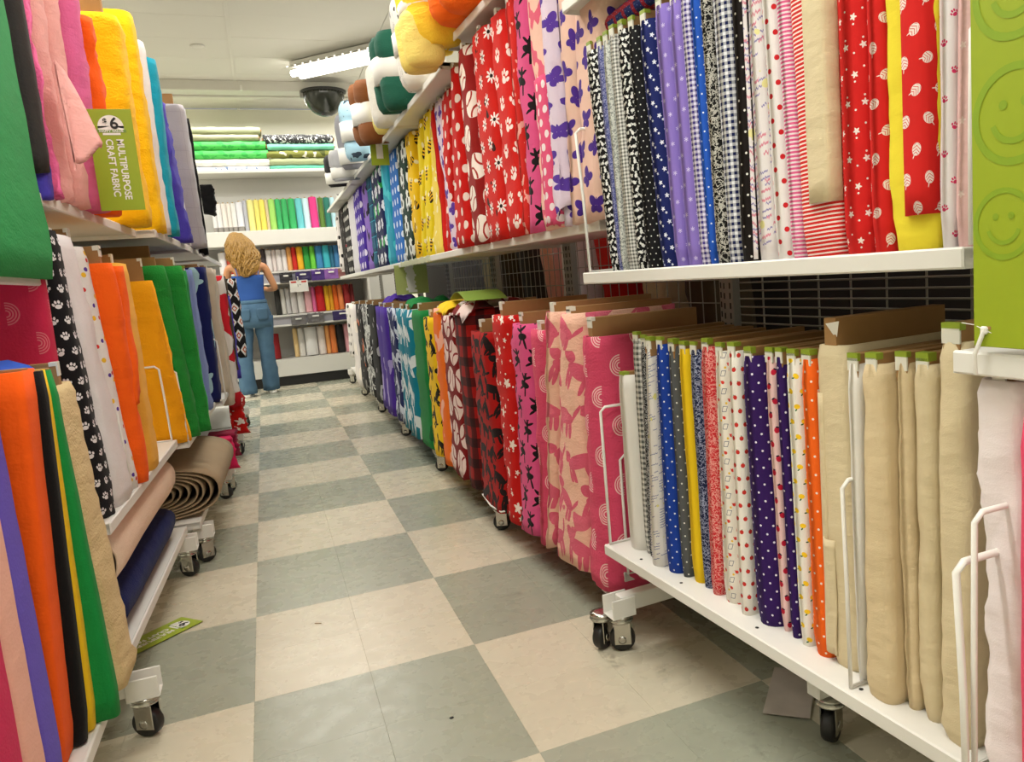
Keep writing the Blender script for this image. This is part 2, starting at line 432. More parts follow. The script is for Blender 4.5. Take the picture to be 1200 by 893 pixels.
# ceiling boards, seams every two feet
pm = {}
W2 = 1.2192
rng = random.Random(3)
for ix in range(-2, 3):
    x0 = .165 + ix * W2
    for k in range(-4, 16):
        off = .0 if ix % 2 == 0 else .13
        y0 = -1.9 + k * .6096 + off + (.05 if ix == 0 else 0)
        x1 = min(x0 + W2, XR); y1 = min(y0 + .6096, YB)
        if y1 - y0 < .05: continue
        vis = (ix in (-1, 0, 1) and y0 > 2.5)
        key = (round(x1 - x0, 3), round(y1 - y0, 3))
        if key not in pm: pm[key] = MB().box(.0025, key[0] - .0025, .002, key[1] - .002, 0, .011, .0015).mesh('ceiling_panel', CEILM)
        o = bpy.data.objects.new('ceiling_panel', pm[key]); COL.objects.link(o); o.parent = ceiling
        o.location = (x0, y0, ZC + rng.uniform(0, .0015)); o.rotation_euler = (rng.uniform(-.0012, .0012), 0, 0)
MB().box(.150, .178, 2.0, YB, ZC - .006, ZC + .004, .001).build('tee_bar', CEILM, ceiling)
# rail across the aisle under the ceiling
rl = MB().box(XL, XR, 6.98, 7.30, 3.22, 3.262, .004)
rl.box(XL, XR, 6.95, 7.0, 3.20, 3.30, .004); rl.box(XL, XR, 7.27, 7.33, 3.2, 3.30, .004)
tag(rl.build('trim_1', RAILM), kind='structure')
cl = tag(MB().box(-.012, .012, -.02, .02, -.05, 0, .003).build('rail_clip', WHITE, None, (.215, 6.93, 3.245)), 'small white clip hanging on the grey ceiling rail left of the camera dome', 'clip')
# sprinkler disc
sk = MB().lathe([(.0, -.0), (.06, -.001), (.062, -.006), (.03, -.012), (.012, -.016)], 20)
tag(sk.build('sprinkler_cover', CEILM, None, (-.10, 5.75, ZC - .001)), 'small round cover plate in the ceiling left of the panel seam', 'sprinkler')

# fluorescent fixture hung diagonally
fx = empty('fluorescent_light', (1.30, 5.54, 3.2), math.atan2(-.82, .77))
tag(fx, 'long white fluorescent lamp with perforated reflector glowing under the ceiling', 'lamp')
LEN = 1.75
hs = MB(); hs.box(-LEN / 2, LEN / 2, -.05, .05, .045, .09, .004)
vs = []
for xx in (-LEN / 2, LEN / 2):
    vs += [(xx, -.16, 0), (xx, -.05, .05), (xx, .05, .05), (xx, .16, 0), (xx, .155, -.004), (xx, .045, .044), (xx, -.045, .044), (xx, -.155, -.004)]
hs.add(vs, [(k, (k + 1) % 8, 8 + (k + 1) % 8, 8 + k) for k in range(8)] + [tuple(range(8))[::-1], tuple(range(8, 16))])
hs.build('housing', WHITE, fx)
GLOW = plain('lamp_glow', '#ffffff', .5, emit=('#fffaf0', 9.0))
HOLE = plain('lamp_hole_glow', '#ffffff', .5, emit=('#fff6e4', 1.6))
for yy in (-.055, .055):
    MB().tube([(-LEN / 2 + .03, yy, -.03), (LEN / 2 - .03, yy, -.03)], .03, 10).build('lamp_tube', GLOW, fx)
hh = MB()
for i in range(18):
    xx = -LEN / 2 + .06 + i * .096
    for yy in (-.152, .152):
        hh.box(xx, xx + .016, yy - .004, yy + .004, .003, .016)
tag(hh.build('reflector_hole', HOLE, fx), kind='stuff')
for xx in (-.6, .6): MB().box(xx - .01, xx + .01, -.01, .01, .09, .1 + 0.0, .002).build('mounting_clip', WHITE, fx)

# camera dome
dm = empty('security_camera_dome', (1.02, 6.93, 3.2)); tag(dm, 'black security camera dome with chrome ring hanging below the ceiling rail', 'camera')
m_, nt_, b_ = base_mat('smoked_dome', .16, 0, .45); b_.inputs['Base Color'].default_value = hexc('#23261f'); pass
prof = [(.215 * math.cos(t), -.02 - .245 * math.sin(t)) for t in [i * math.pi / 2 / 14 for i in range(15)]]
prof[-1] = (.002, -.265)
MB().lathe(prof, 36).build('smoked_shell', m_, dm)
MB().lathe([(.225, -.028), (.235, -.02), (.235, -.002), (.225, 0), (.05, 0)], 36).build('mounting_ring', RUBBER, dm)
MB().tube([(.205 * math.cos(a), .205 * math.sin(a), -.036) for a in [math.pi * (1.18 + i * .64 / 16) for i in range(17)]], .009, 8).build('chrome_strip', CHROME, dm)
MB().box(-.24, -.2, -.03, .03, -.07, .0, .004).build('side_bracket', GREYM, dm)
MB().lathe([(.04, -.16), (.05, -.13), (.05, -.05), (.03, -.03)], 16).build('lens_turret', RUBBER, dm)

# ================================================================ shelving units
def caster_parts(parent, x, y, side, flip=1, name='caster'):
    """swivel caster, wheel foot at (x, y), axle along y-ish"""
    k = empty(name, (x, y, 0), .0, parent)
    a = .5 * flip
    M = Matrix.Rotation(a, 4, 'Z')
    MW = M @ Matrix.Translation((0, 0, .037)) @ Matrix.Rotation(math.pi / 2, 4, 'X')
    MB().lathe([(.01, -.014), (.034, -.014), (.037, -.009), (.037, .009), (.034, .014), (.01, .014)], 22, MW).build('wheel', RUBBER, k)
    MB().lathe([(.004, -.02), (.012, -.019), (.012, .019), (.004, .02)], 12, MW).build('axle_bolt', CHROME, k)
    f = MB()
    for s_ in (-1, 1):
        f.box(-.022, .026, s_ * .017 - .0018, s_ * .017 + .0018, .022, .088, .0015, M)
    f.box(-.018, .022, -.019, .019, .084, .09, .0015, M)
    f.build('fork', CHROME, k)
    MB().lathe([(.014, .086), (.032, .088), (.035, .094), (.026, .098), (.033, .102), (.034, .107), (.018, .111), (.008, .112)], 20).build('swivel_ring', CHROME, k)
    return k
def bracket(parent, x, y, s_, d=1):
    b = MB(); b.box(x - .04 * s_, x + .035 * s_, y - .032, y - .027, .112, .165, .003); b.box(x - .04 * s_, x + .035 * s_, y + .027, y + .032, .112, .165, .003)
    b.box(x - .04 * s_, x + .035 * s_, y - .032, y + .032, .108, .114, .002)
    b.lathe([(.004, .114), (.008, .114), (.008, .122), (.012, .123), (.012, .129), (.004, .13)], 6, Matrix.Translation((x, y, 0)))
    return b.build('caster_bracket', WHITE, parent)
def shelf_mb(x0, x1, y0, y1, z, s_, lip=.03):
    b = MB(); b.box(s_ * x0, s_ * x1, y0, y1, z - .018, z, .003)
    b.box(s_ * (x0 - .003), s_ * (x0 + .006), y0, y1, z - lip, z + .001, .003)
    b.box(s_ * x0, s_ * x1, y0, y0 + .003, z - lip, z - .001); b.box(s_ * x0, s_ * x1, y1 - .003, y1, z - lip, z - .001)
    return b
def upright(parent, x, y, z1, s_):
    u = MB().box(s_ * x, s_ * (x + .03), y - .025, y + .025, .12, z1, .003).build('upright', GREYM, parent)
    sl = MB(); z = .4
    while z < z1 - .1:
        for yy in (y - .014, y + .014): sl.box(s_ * (x - .0012), s_ * (x + .003), yy - .0028, yy + .0028, z, z + .018)
        z += .03
    tag(sl.build('slot', DARKSLOT, u), kind='stuff')
def wire_u(parent, x, y, z0, h, d, s_, r=.0035, lean=0.0, ret=.05):
    """bent wire divider: a loop standing on the shelf lip, in the plane across the shelf"""
    pts = [(s_ * (x + d), y, z0 + .004), (s_ * x, y, z0 + .004), (s_ * (x + .002), y + lean * .3, z0 + h * .5), (s_ * (x + .006), y + lean, z0 + h - .012), (s_ * (x + .02), y + lean, z0 + h), (s_ * (x + d - .012), y + lean, z0 + h), (s_ * (x + d), y + lean, z0 + h - .012), (s_ * (x + d), y, z0 + .004)]
    return MB().tube(pts, r, 8).build('wire_divider', WHITE2, parent)
def grid(parent, x, y0, y1, z0, z1, dy, dz, mat, s_, r=.0022, name='wire_grid'):
    g = MB(); y = y0
    while y <= y1 + 1e-6: g.tube([(s_ * x, y, z0), (s_ * x, y, z1)], r, 5, caps=False); y += dy
    z = z0
    while z <= z1 + 1e-6: g.tube([(s_ * (x - .004), y0, z), (s_ * (x - .004), y1, z)], r, 5, caps=False); z += dz
    return g.build(name, mat, parent)
GRIDM = plain('grid_wire', '#8d887c', .5, .2)
def unit(label, X0, Y0, Y1, s_, rz=0, shelves=(), depth=.46, uz=2.1, base=True, grid_spec=None, group=None, casters=((0, 1)), caster_x=.0):
    u = empty('shelving_unit', (X0, Y0, 0), rz); L = Y1 - Y0
    tag(u, label, 'shelf', group)
    for (z, xo, dp) in shelves:
        shelf_mb(xo, xo + dp, .002, L - .002, z, s_).build('shelf', WHITE, u)
    for y in (.0, L):
        yy = min(max(y, .028), L - .028)
        upright(u, depth, yy, uz, s_)
    for y, on in ((.06, 0 in casters), (L - .06, 1 in casters)):
        if on:
            MB().box(s_ * (.0), s_ * (depth + .03), y - .02, y + .02, .118, .165, .003).build('base_leg', WHITE, u)
            caster_parts(u, s_ * caster_x, y, s_, 1 if y < .5 else -1); bracket(u, s_ * (caster_x + .0), y, s_)
            caster_parts(u, s_ * (depth - .05), y, s_)
    if grid_spec: grid(u, depth + .034, .05, L - .05, *grid_spec, s_)
    return u
DATA = {
 'A_low': [
  ('cream4', 1.072, -1.403, -1.341, 0.3, 1.072, -1.401, -1.344, 0.942),
  ('cream3', 1.086, -1.325, -1.282, 0.3, 1.086, -1.326, -1.279, 0.901),
  ('cream2', 1.086, -1.28, -1.251, 0.3, 1.086, -1.275, -1.242, 0.9),
  ('cream1', 1.059, -1.251, -1.179, 0.3, 1.059, -1.242, -1.195, 0.898),
  ('white2', 1.073, -1.164, -1.145, 0.3, 1.073, -1.175, -1.141, 0.892),
  ('cream_drape', 1.084, -1.135, -1.066, 0.3, 1.084, -1.129, -1.047, 0.919),
  ('dots_orange', 1.074, -1.066, -1.011, 0.3, 1.074, -1.047, -1.011, 0.89),
  ('lemon', 1.074, -1.006, -0.972, 0.3, 1.074, -1.007, -0.96, 0.888),
  ('dots_purple2', 1.076, -0.965, -0.938, 0.3, 1.076, -0.952, -0.93, 0.888),
  ('strawberry', 1.079, -0.929, -0.907, 0.3, 1.079, -0.921, -0.887, 0.886),
  ('dots_purple', 1.059, -0.907, -0.825, 0.3, 1.059, -0.887, -0.828, 0.886),
  ('apples', 1.049, -0.825, -0.785, 0.3, 1.049, -0.828, -0.79, 0.894),
  ('school', 1.057, -0.769, -0.698, 0.3, 1.057, -0.771, -0.72, 0.889),
  ('floral_red', 1.052, -0.698, -0.659, 0.3, 1.052, -0.72, -0.668, 0.896),
  ('floral_navy', 1.056, -0.65, -0.618, 0.3, 1.056, -0.66, -0.609, 0.885),
  ('yellow_plain', 1.054, -0.616, -0.563, 0.3, 1.054, -0.609, -0.564, 0.884),
  ('dots_grey', 1.044, -0.563, -0.53, 0.3, 1.044, -0.564, -0.532, 0.889),
  ('dots_blue', 1.03, -0.53, -0.467, 0.3, 1.03, -0.532, -0.491, 0.893),
  ('script_white', 1.015, -0.467, -0.402, 0.3, 1.015, -0.491, -0.467, 0.893),
  ('floral_black', 1.038, -0.376, -0.362, 0.3, 1.038, -0.42, -0.389, 0.892),
  ('gingham_grey', 1.041, -0.359, -0.332, 0.3, 1.041, -0.381, -0.329, 0.898),
  ('white_plain', 1.024, -0.332, -0.246, 0.3, 1.024, -0.329, -0.248, 0.796),
 ],
 'A_up': [
  ('pale_pink', 1.079, -1.404, -1.377, 1.08, 1.079, -1.428, -1.388, 1.655),
  ('paw_white', 1.077, -1.377, -1.351, 1.08, 1.077, -1.388, -1.357, 1.655),
  ('yellow2', 1.073, -1.35, -1.258, 1.08, 1.073, -1.357, -1.253, 1.655),
  ('leaf_red', 1.069, -1.258, -1.214, 1.08, 1.069, -1.253, -1.22, 1.655),
  ('stars_red', 1.065, -1.214, -1.149, 1.08, 1.065, -1.22, -1.143, 1.655),
  ('stripe_red', 1.06, -1.149, -1.055, 1.08, 1.06, -1.143, -1.04, 1.655),
  ('stripe_pink', 1.056, -1.055, -1.023, 1.08, 1.056, -1.04, -1.005, 1.655),
  ('dots_whitered', 1.054, -1.022, -0.976, 1.08, 1.054, -1.005, -0.964, 1.655),
  ('script2', 1.05, -0.976, -0.918, 1.08, 1.05, -0.964, -0.928, 1.655),
  ('dots_black', 1.047, -0.918, -0.865, 1.08, 1.047, -0.927, -0.875, 1.655),
  ('gingham_navy', 1.044, -0.865, -0.827, 1.08, 1.044, -0.875, -0.804, 1.655),
  ('scribble', 1.041, -0.827, -0.783, 1.08, 1.041, -0.804, -0.777, 1.655),
  ('dots_blue2', 1.039, -0.783, -0.76, 1.08, 1.039, -0.777, -0.736, 1.655),
  ('gingham_purple', 1.037, -0.76, -0.724, 1.08, 1.037, -0.736, -0.702, 1.655),
  ('snow_lav2', 1.034, -0.724, -0.663, 1.08, 1.034, -0.702, -0.656, 1.646),
  ('snow_lav', 1.031, -0.663, -0.621, 1.08, 1.031, -0.655, -0.585, 1.654),
  ('stars_navy', 1.027, -0.621, -0.549, 1.08, 1.027, -0.584, -0.517, 1.643),
  ('dots_black_s', 1.023, -0.549, -0.478, 1.08, 1.023, -0.515, -0.472, 1.647),
  ('cats_black2', 1.02, -0.478, -0.451, 1.08, 1.02, -0.472, -0.412, 1.654),
  ('gingham_lgrey', 1.017, -0.451, -0.386, 1.08, 1.017, -0.412, -0.381, 1.656),
  ('floral_grey', 1.014, -0.386, -0.372, 1.08, 1.014, -0.381, -0.346, 1.651),
  ('floral_blue', 1.013, -0.372, -0.351, 1.08, 1.013, -0.344, -0.312, 1.648),
  ('cats_black', 1.011, -0.351, -0.298, 1.08, 1.011, -0.31, -0.229, 1.652),
 ],
 'B_up': [
  ('butterfly1', 1.023, -0.235, -0.097, 1.232, 1.023, -0.378, -0.16, 1.98),
  ('butterfly2', 1.018, -0.095, -0.022, 1.232, 1.018, -0.157, -0.04, 1.98),
  ('butterfly_drape', 1.015, -0.022, 0.018, 1.232, 1.015, -0.04, 0.078, 1.98),
  ('zebra_pink', 1.01, 0.018, 0.203, 1.232, 1.01, 0.078, 0.193, 1.98),
  ('ballet_up', 1.002, 0.207, 0.317, 1.232, 1.002, 0.193, 0.308, 1.98),
  ('red_thin', 0.998, 0.317, 0.357, 1.232, 0.998, 0.308, 0.382, 1.98),
  ('paw_red', 0.993, 0.357, 0.539, 1.232, 0.993, 0.383, 0.551, 1.97),
  ('daisy_red', 0.982, 0.54, 0.786, 1.232, 0.982, 0.553, 0.77, 1.97),
  ('baseball', 0.971, 0.786, 0.988, 1.232, 0.971, 0.793, 0.956, 1.97),
  ('polka_red2', 0.959, 0.99, 1.231, 1.232, 0.959, 0.956, 1.05, 1.93),
  ('butterfly_white', 1.02, 1.495, 1.583, 1.232, 1.02, 1.492, 1.688, 1.93),
  ('polka_red1', 1.02, 1.583, 1.695, 1.232, 1.02, 1.294, 1.504, 1.93),
  ('red_plain', 1.02, 1.695, 1.742, 1.232, 1.02, 1.713, 1.75, 1.93),
  ('pale_yellow', 1.02, 1.742, 2.006, 1.232, 1.02, 1.75, 1.778, 1.93),
  ('bee2', 1.02, 2.006, 2.247, 1.232, 1.02, 1.788, 1.951, 1.93),
  ('bee1', 1.02, 2.247, 2.351, 1.232, 1.02, 1.963, 2.116, 1.93),
  ('bee_big', 1.02, 2.356, 2.571, 1.232, 1.02, 2.306, 2.521, 1.93),
  ('soccer', 1.02, 2.579, 2.913, 1.232, 1.02, 2.529, 2.863, 1.93),
  ('teal_dot', 1.02, 2.921, 3.267, 1.232, 1.02, 2.871, 3.217, 1.93),
  ('teal', 1.02, 3.275, 3.598, 1.232, 1.02, 3.225, 3.548, 1.93),
  ('navy_floral', 1.02, 3.606, 4.156, 1.232, 1.02, 3.556, 4.106, 1.93),
  ('plaid_teal', 1.02, 4.164, 4.435, 1.232, 1.02, 4.114, 4.385, 1.93),
  ('lav_bat', 1.02, 4.443, 4.782, 1.232, 1.02, 4.393, 4.732, 1.93),
  ('purple_dot', 1.02, 4.79, 5.44, 1.232, 1.02, 4.74, 5.39, 1.93),
  ('grey_white', 1.02, 5.448, 5.93, 1.232, 1.02, 5.398, 5.88, 1.93),
  ('black_dot', 1.02, 5.938, 6.46, 1.232, 1.02, 5.888, 6.41, 1.93),
  ('black_print', 1.02, 6.468, 6.954, 1.232, 1.02, 6.418, 6.904, 1.93),
 ],
 'B_low': [
  ('rainbow_big', 0.995, -0.175, 0.001, 0.15, 0.995, -0.185, -0.058, 0.896),
  ('animal_pink', 0.983, 0.001, 0.283, 0.15, 0.983, -0.058, 0.08, 0.961),
  ('animal_pink2', 0.974, 0.283, 0.331, 0.15, 0.974, 0.08, 0.186, 0.964),
  ('rainbow_n', 0.972, 0.331, 0.414, 0.15, 0.972, 0.186, 0.354, 0.902),
  ('ballet', 0.964, 0.414, 0.622, 0.15, 0.964, 0.354, 0.536, 0.917),
  ('stars_red', 0.955, 0.622, 0.772, 0.15, 0.955, 0.536, 0.774, 0.943),
  ('dog_red', 0.943, 0.772, 1.11, 0.15, 0.943, 0.794, 1.095, 0.869),
  ('plaid_red', 0.93, 1.11, 1.312, 0.17, 0.93, 1.095, 1.325, 0.955),
  ('baseball_m', 0.93, 1.34, 1.647, 0.17, 0.93, 1.29, 1.597, 0.925),
  ('orange_yellow', 0.93, 1.655, 1.855, 0.17, 0.93, 1.605, 1.805, 0.955),
  ('yellow_black', 0.93, 1.863, 2.115, 0.17, 0.93, 1.813, 2.065, 0.904),
  ('green', 0.93, 2.123, 2.477, 0.17, 0.93, 2.073, 2.427, 0.935),
  ('teal_animal', 0.93, 2.485, 3.086, 0.17, 0.93, 2.435, 3.036, 0.935),
  ('navy', 0.93, 3.094, 3.431, 0.17, 0.93, 3.044, 3.381, 0.934),
  ('purple', 0.93, 3.439, 4.084, 0.17, 0.93, 3.389, 4.034, 0.935),
  ('black_white', 0.93, 4.091, 4.529, 0.17, 0.93, 4.041, 4.479, 0.941),
  ('black_floral', 0.93, 4.537, 4.98, 0.17, 0.93, 4.487, 4.93, 0.943),
  ('black_orange', 0.93, 4.988, 5.498, 0.17, 0.93, 4.938, 5.448, 0.938),
  ('white_red', 0.93, 5.506, 6.048, 0.17, 0.93, 5.456, 5.998, 0.933),
 ],
 'L_mid': [
  ('paws_black', -0.273, 0.088, 0.198, 0.55, -0.285, -0.012, 0.098, 1.28),
  ('white', -0.261, 0.203, 0.403, 0.55, -0.293, 0.103, 0.303, 1.279),
  ('white_multi', -0.258, 0.403, 0.481, 0.55, -0.28, 0.303, 0.381, 1.257),
  ('orange', -0.237, 0.481, 0.562, 0.55, -0.226, 0.381, 0.462, 1.212),
  ('peach', -0.238, 0.644, 0.844, 0.55, -0.231, 0.544, 0.744, 1.219),
  ('amber', -0.184, 1.288, 1.378, 0.53, -0.223, 1.188, 1.278, 1.175),
  ('green1', -0.158, 1.378, 1.509, 0.53, -0.187, 1.278, 1.409, 1.233),
  ('green2', -0.119, 1.509, 1.591, 0.53, -0.132, 1.409, 1.491, 1.232),
  ('ltblue', -0.155, 2.16, 2.36, 0.53, -0.152, 2.06, 2.26, 1.237),
  ('shark', -0.13, 2.511, 2.711, 0.53, -0.108, 2.411, 2.611, 1.258),
  ('beige', -0.099, 2.922, 3.122, 0.53, -0.095, 2.822, 3.022, 1.264),
 ],
 'L_up': [
  ('darkgrey', -0.212, -0.301, -0.181, 1.385, -0.215, -0.321, -0.201, 1.73),
  ('hotpink', -0.288, 0.12, 0.2, 1.385, -0.27799999999999997, 0.11, 0.19, 2.02),
  ('palepink1', -0.279, 0.22, 0.33, 1.385, -0.269, 0.21, 0.32, 2.02),
  ('palepink2', -0.265, 0.34, 0.45, 1.385, -0.255, 0.33, 0.44, 2.02),
  ('pink', -0.236, 0.46, 0.58, 1.385, -0.22599999999999998, 0.45, 0.57, 2.02),
  ('orange', -0.225, 0.6, 0.72, 1.385, -0.215, 0.59, 0.71, 2.03),
  ('yellowA', -0.192, 0.984, 1.184, 1.385, -0.182, 0.964, 1.164, 2.122),
  ('yellowB', -0.179, 1.335, 1.535, 1.385, -0.174, 1.315, 1.515, 2.195),
  ('white', -0.173, 1.535, 1.637, 1.385, -0.16, 1.515, 1.617, 2.145),
  ('teal', -0.155, 1.637, 1.808, 1.385, -0.137, 1.617, 1.788, 2.104),
  ('purple', -0.136, 2.052, 2.252, 1.385, -0.168, 2.032, 2.232, 2.036),
  ('greyquilt', -0.104, 2.621, 2.821, 1.385, -0.108, 2.601, 2.801, 2.126),
 ],
 'Y_low': [
  ('orange', -0.3, -0.526, -0.416, 0.22, -0.253, -0.546, -0.436, 0.985),
  ('black', -0.279, -0.448, -0.398, 0.22, -0.243, -0.468, -0.418, 0.978),
  ('yellow', -0.274, -0.398, -0.347, 0.22, -0.251, -0.418, -0.367, 0.976),
  ('green', -0.234, -0.364, -0.314, 0.22, -0.249, -0.384, -0.334, 0.973),
  ('cream', -0.241, -0.243, -0.043, 0.22, -0.273, -0.263, -0.063, 0.926),
 ],
}

# ================================================================ fabric bolts
STICK_G = plain('lime_sticker', '#8a9e2a', .5, var=.02)
STICK_W = plain('white_sticker', '#dedccf', .6, var=.02)
def outline(d, t, nf=9, ns=3, nb=5, rf=None):
    """closed outline, front nose at x=0, depth d, thickness t; returns (x, y, u)"""
    h = t / 2; r = min(h, rf or h, d * .3); pts = []
    def corner(cx, cy, a0, a1, n, rr):
        return [(cx + rr * math.cos(a0 + (a1 - a0) * i / n), cy + rr * math.sin(a0 + (a1 - a0) * i / n)) for i in range(n + 1)]
    # start mid front, go +y
    q = max(2, nf // 2)
    P = [(0, 0)]
    P += corner(r, h - r, math.pi, math.pi / 2, q, r)
    for i in range(1, ns + 1): P.append((r + (d - 2 * r) * i / ns, h))
    P += corner(d - r, h - r, math.pi / 2, 0, max(2, nb // 2), r)[1:]
    half = P
    P2 = [(x, -y) for x, y in half[::-1]][:-1]
    return half, P2
def bolt_fabric(name, mat, parent, B, T, z0, z1, s_, d, seed, nr=12, wr=.002, rf=None, puff=0.0, flare=0.0, nf=9, sag=0.0, res=3):
    """B=(y0,y1), T=(y0,y1) relative; x lean in B[2], T[2]"""
    vs = []; us = []; m = None
    for i in range(nr + 1):
        s = i / nr; z = z0 + (z1 - z0) * s
        ya = B[0] + (T[0] - B[0]) * s; yb = B[1] + (T[1] - B[1]) * s; xo = B[2] + (T[2] - B[2]) * s
        t = abs(yb - ya) * (1 + puff * math.sin(math.pi * s)); yc = (ya + yb) / 2
        ins = .0035 if i in (0, nr) else 0
        t = max(.012, t - 2 * ins - .001)
        h, h2 = outline(d - ins, t, nf, res, 5, rf); P = h + h2
        m = len(P); u = 0; ul = [0]
        for k in range(1, m): ul.append(ul[-1] + math.dist(P[k], P[k - 1]))
        per = ul[-1] + math.dist(P[-1], P[0])
        for k, (x, y) in enumerate(P):
            uu = ul[k] if k < len(h) else ul[k] - per
            w_ = wr * (noise.noise(Vector((uu * 16 + seed * 3.1, z * 9 + uu * 9, seed))) + .5 * noise.noise(Vector((uu * 40, z * 34 + uu * 20, seed + 5))))
            w_ += wr * .55 * (1 - abs(2 * noise.noise(Vector((uu * 14 + z * 14 + seed, z * 26 - uu * 8, seed + 9))))) ** 3 if wr > .003 else 0
            w_ += wr * 1.3 * max(0, .35 - s) * 3 * noise.noise(Vector((uu * 22 + z * 30, z * 55, seed)))
            fr = max(0, 1 - x / .06)
            dz = -sag * (.5 + .5 * noise.noise(Vector((uu * 7, seed, 2)))) * (1 - s) ** 6 * (1 if x < d * .5 else .2)
            ox = -w_ * (1 if x < d * .6 else 0) - flare * max(0, .25 - s) * fr
            oy = w_ * (1 if y > 0 else -1) * (0 if abs(y) < 1e-5 else 1)
            vs.append((s_ * (xo + ins + x + ox), yc + y + oy, z + dz)); us.append((uu, z))
    fs = []; uvs = []
    for i in range(nr):
        for k in range(m):
            a, b = i * m + k, i * m + (k + 1) % m; c, d_ = b + m, a + m
            ua, ub, uc, ud = us[a], us[b], us[c], us[d_]
            fs.append((a, b, c, d_)); uvs.append([ua, ub, uc, ud])
    top = [nr * m + k for k in range(m)]
    # rolled top: inner ring lower
    cx = sum(vs[k][0] for k in top) / m; cy = sum(vs[k][1] for k in top) / m
    b0 = len(vs)
    for sc, dz in ((.86, .001), (.8, -.003), (.7, -.001), (.62, -.004), (.5, -.002)):
        for k in top:
            x, y, z = vs[k]; vs.append((cx + (x - cx) * (1 - (1 - sc) * .35), cy + (y - cy) * sc, z + dz)); us.append((us[k][0], us[k][1] + (1 - sc) * .03))
    rings = [top] + [[b0 + r_ * m + k for k in range(m)] for r_ in range(5)]
    for r1, r2 in zip(rings, rings[1:]):
        for k in range(m):
            q = (r1[k], r1[(k + 1) % m], r2[(k + 1) % m], r2[k]); fs.append(q); uvs.append([us[j] for j in q])
    fs.append(tuple(rings[-1])); uvs.append([us[j] for j in rings[-1]])
    bt = tuple(range(m))[::-1]; fs.append(bt); uvs.append([us[j] for j in bt])
    return MB().add(vs, fs, True, uvs).build(name, mat, parent)
def core(parent, x0, x1, y, t, z0, z1, s_, sticker=True, lean=0, mat=None):
    c = MB().box(s_ * x0, s_ * x1, y - t / 2, y + t / 2, z0, z1, .001).build('core_board', mat or CARD, parent)
    if sticker:
        h = min(z1 - z0, .03)
        g = MB(); g.box(s_ * (x0 - .0012), s_ * (x0 + .006 + .012 * ((SD[0] * 7) % 5) / 4), y - t / 2 - .0012, y + t / 2 + .0012, z1 - h * (.25 + .08 * (SD[0] % 3)), z1 + .0012, 0, None, 0)
        g.box(s_ * (x0 - .0012), s_ * (x0 + .002), y - t / 2 - .0008, y + t / 2 + .0008, z1 - h, z1 - h * .25, 0, None, 1)
        g.build('end_sticker', [STICK_G if sticker is True else STICK_W, STICK_W], c)
def drape(name, mat, parent, pts, z_top, z_bot, amp, n=12, nz_=16, s_=1, seed=0, th=.0025):
    """loose cloth: pts = line of (x, y) it hangs from; hangs from z_top to z_bot(t)"""
    vs = []; uvl = []
    L = [0]
    for a, b in zip(pts, pts[1:]): L.append(L[-1] + math.dist(a, b))
    def at(u):
        for i in range(len(pts) - 1):
            if u <= L[i + 1] + 1e-9:
                f = (u - L[i]) / max(1e-9, L[i + 1] - L[i]); return [pts[i][j] + (pts[i + 1][j] - pts[i][j]) * f for j in (0, 1)]
        return pts[-1]
    for off in (0, th):
        for i in range(nz_ + 1):
            for k in range(n + 1):
                u = L[-1] * k / n; x, y = at(u); s = i / nz_
                zb = z_bot(k / n) if callable(z_bot) else z_bot
                z = z_top + (zb - z_top) * s
                wv = amp * (.25 + s) * (math.sin(k / n * 9 + seed) * .6 + noise.noise(Vector((k * .5, z * 9, seed))) * 1.2)
                vs.append((s_ * (x - wv * .8 - amp + off), y + wv * .5, z)); uvl.append((u, z))
    W_ = n + 1; N = W_ * (nz_ + 1); fs = []; uvs = []
    def q(*ix): fs.append(ix); uvs.append([uvl[j] for j in ix])
    for i in range(nz_):
        for k in range(n):
            a = i * W_ + k; q(a, a + 1, a + 1 + W_, a + W_); q(N + a, N + a + W_, N + a + 1 + W_, N + a + 1)
    for i in range(nz_):
        a = i * W_; q(a, a + W_, N + a + W_, N + a); a += n; q(a, N + a, N + a + W_, a + W_)
    for k in range(n):
        a = nz_ * W_ + k; q(a, a + 1, N + a + 1, N + a); a = k; q(a, N + a, N + a + 1, a + 1)
    return MB().add(vs, fs, True, uvs).build(name, mat, parent)

SD = [0]
def bolt(row, s_, label, mat, group=None, rz=0, d=.3, cb=.02, ct=.018, wr=.0015, rf=None, puff=0, sag=0, nr=12, sticker=True, nose=None, flare=0, cardmat=None, cx0=None, res=3, name='fabric_bolt', cd=None):
    k, xb, yb0, yb1, zb, xt, yt0, yt1, zt = row
    SD[0] += 1; yc = (yb0 + yb1) / 2
    e = empty(name, (xb, yc, zb), rz); tag(e, label, 'fabric', group)
    B = (yb0 - yc, yb1 - yc, 0); Tp = (yt0 - yc, yt1 - yc, s_ * (xt - xb))
    bolt_fabric('fabric', mat, e, B, Tp, 0, zt - zb, s_, d, SD[0], nr, wr, nose or rf, puff, flare, res=res, sag=sag)
    if cb:
        xo = s_ * (xt - xb)
        x0 = xo + (.006 if cx0 is None else cx0)
        core(e, x0, xo + (cd or d) - .01, (Tp[0] + Tp[1]) / 2, min(ct, abs(yt1 - yt0) * .8), zt - zb - .03, zt - zb + cb, s_, sticker, 0, cardmat)
    return e

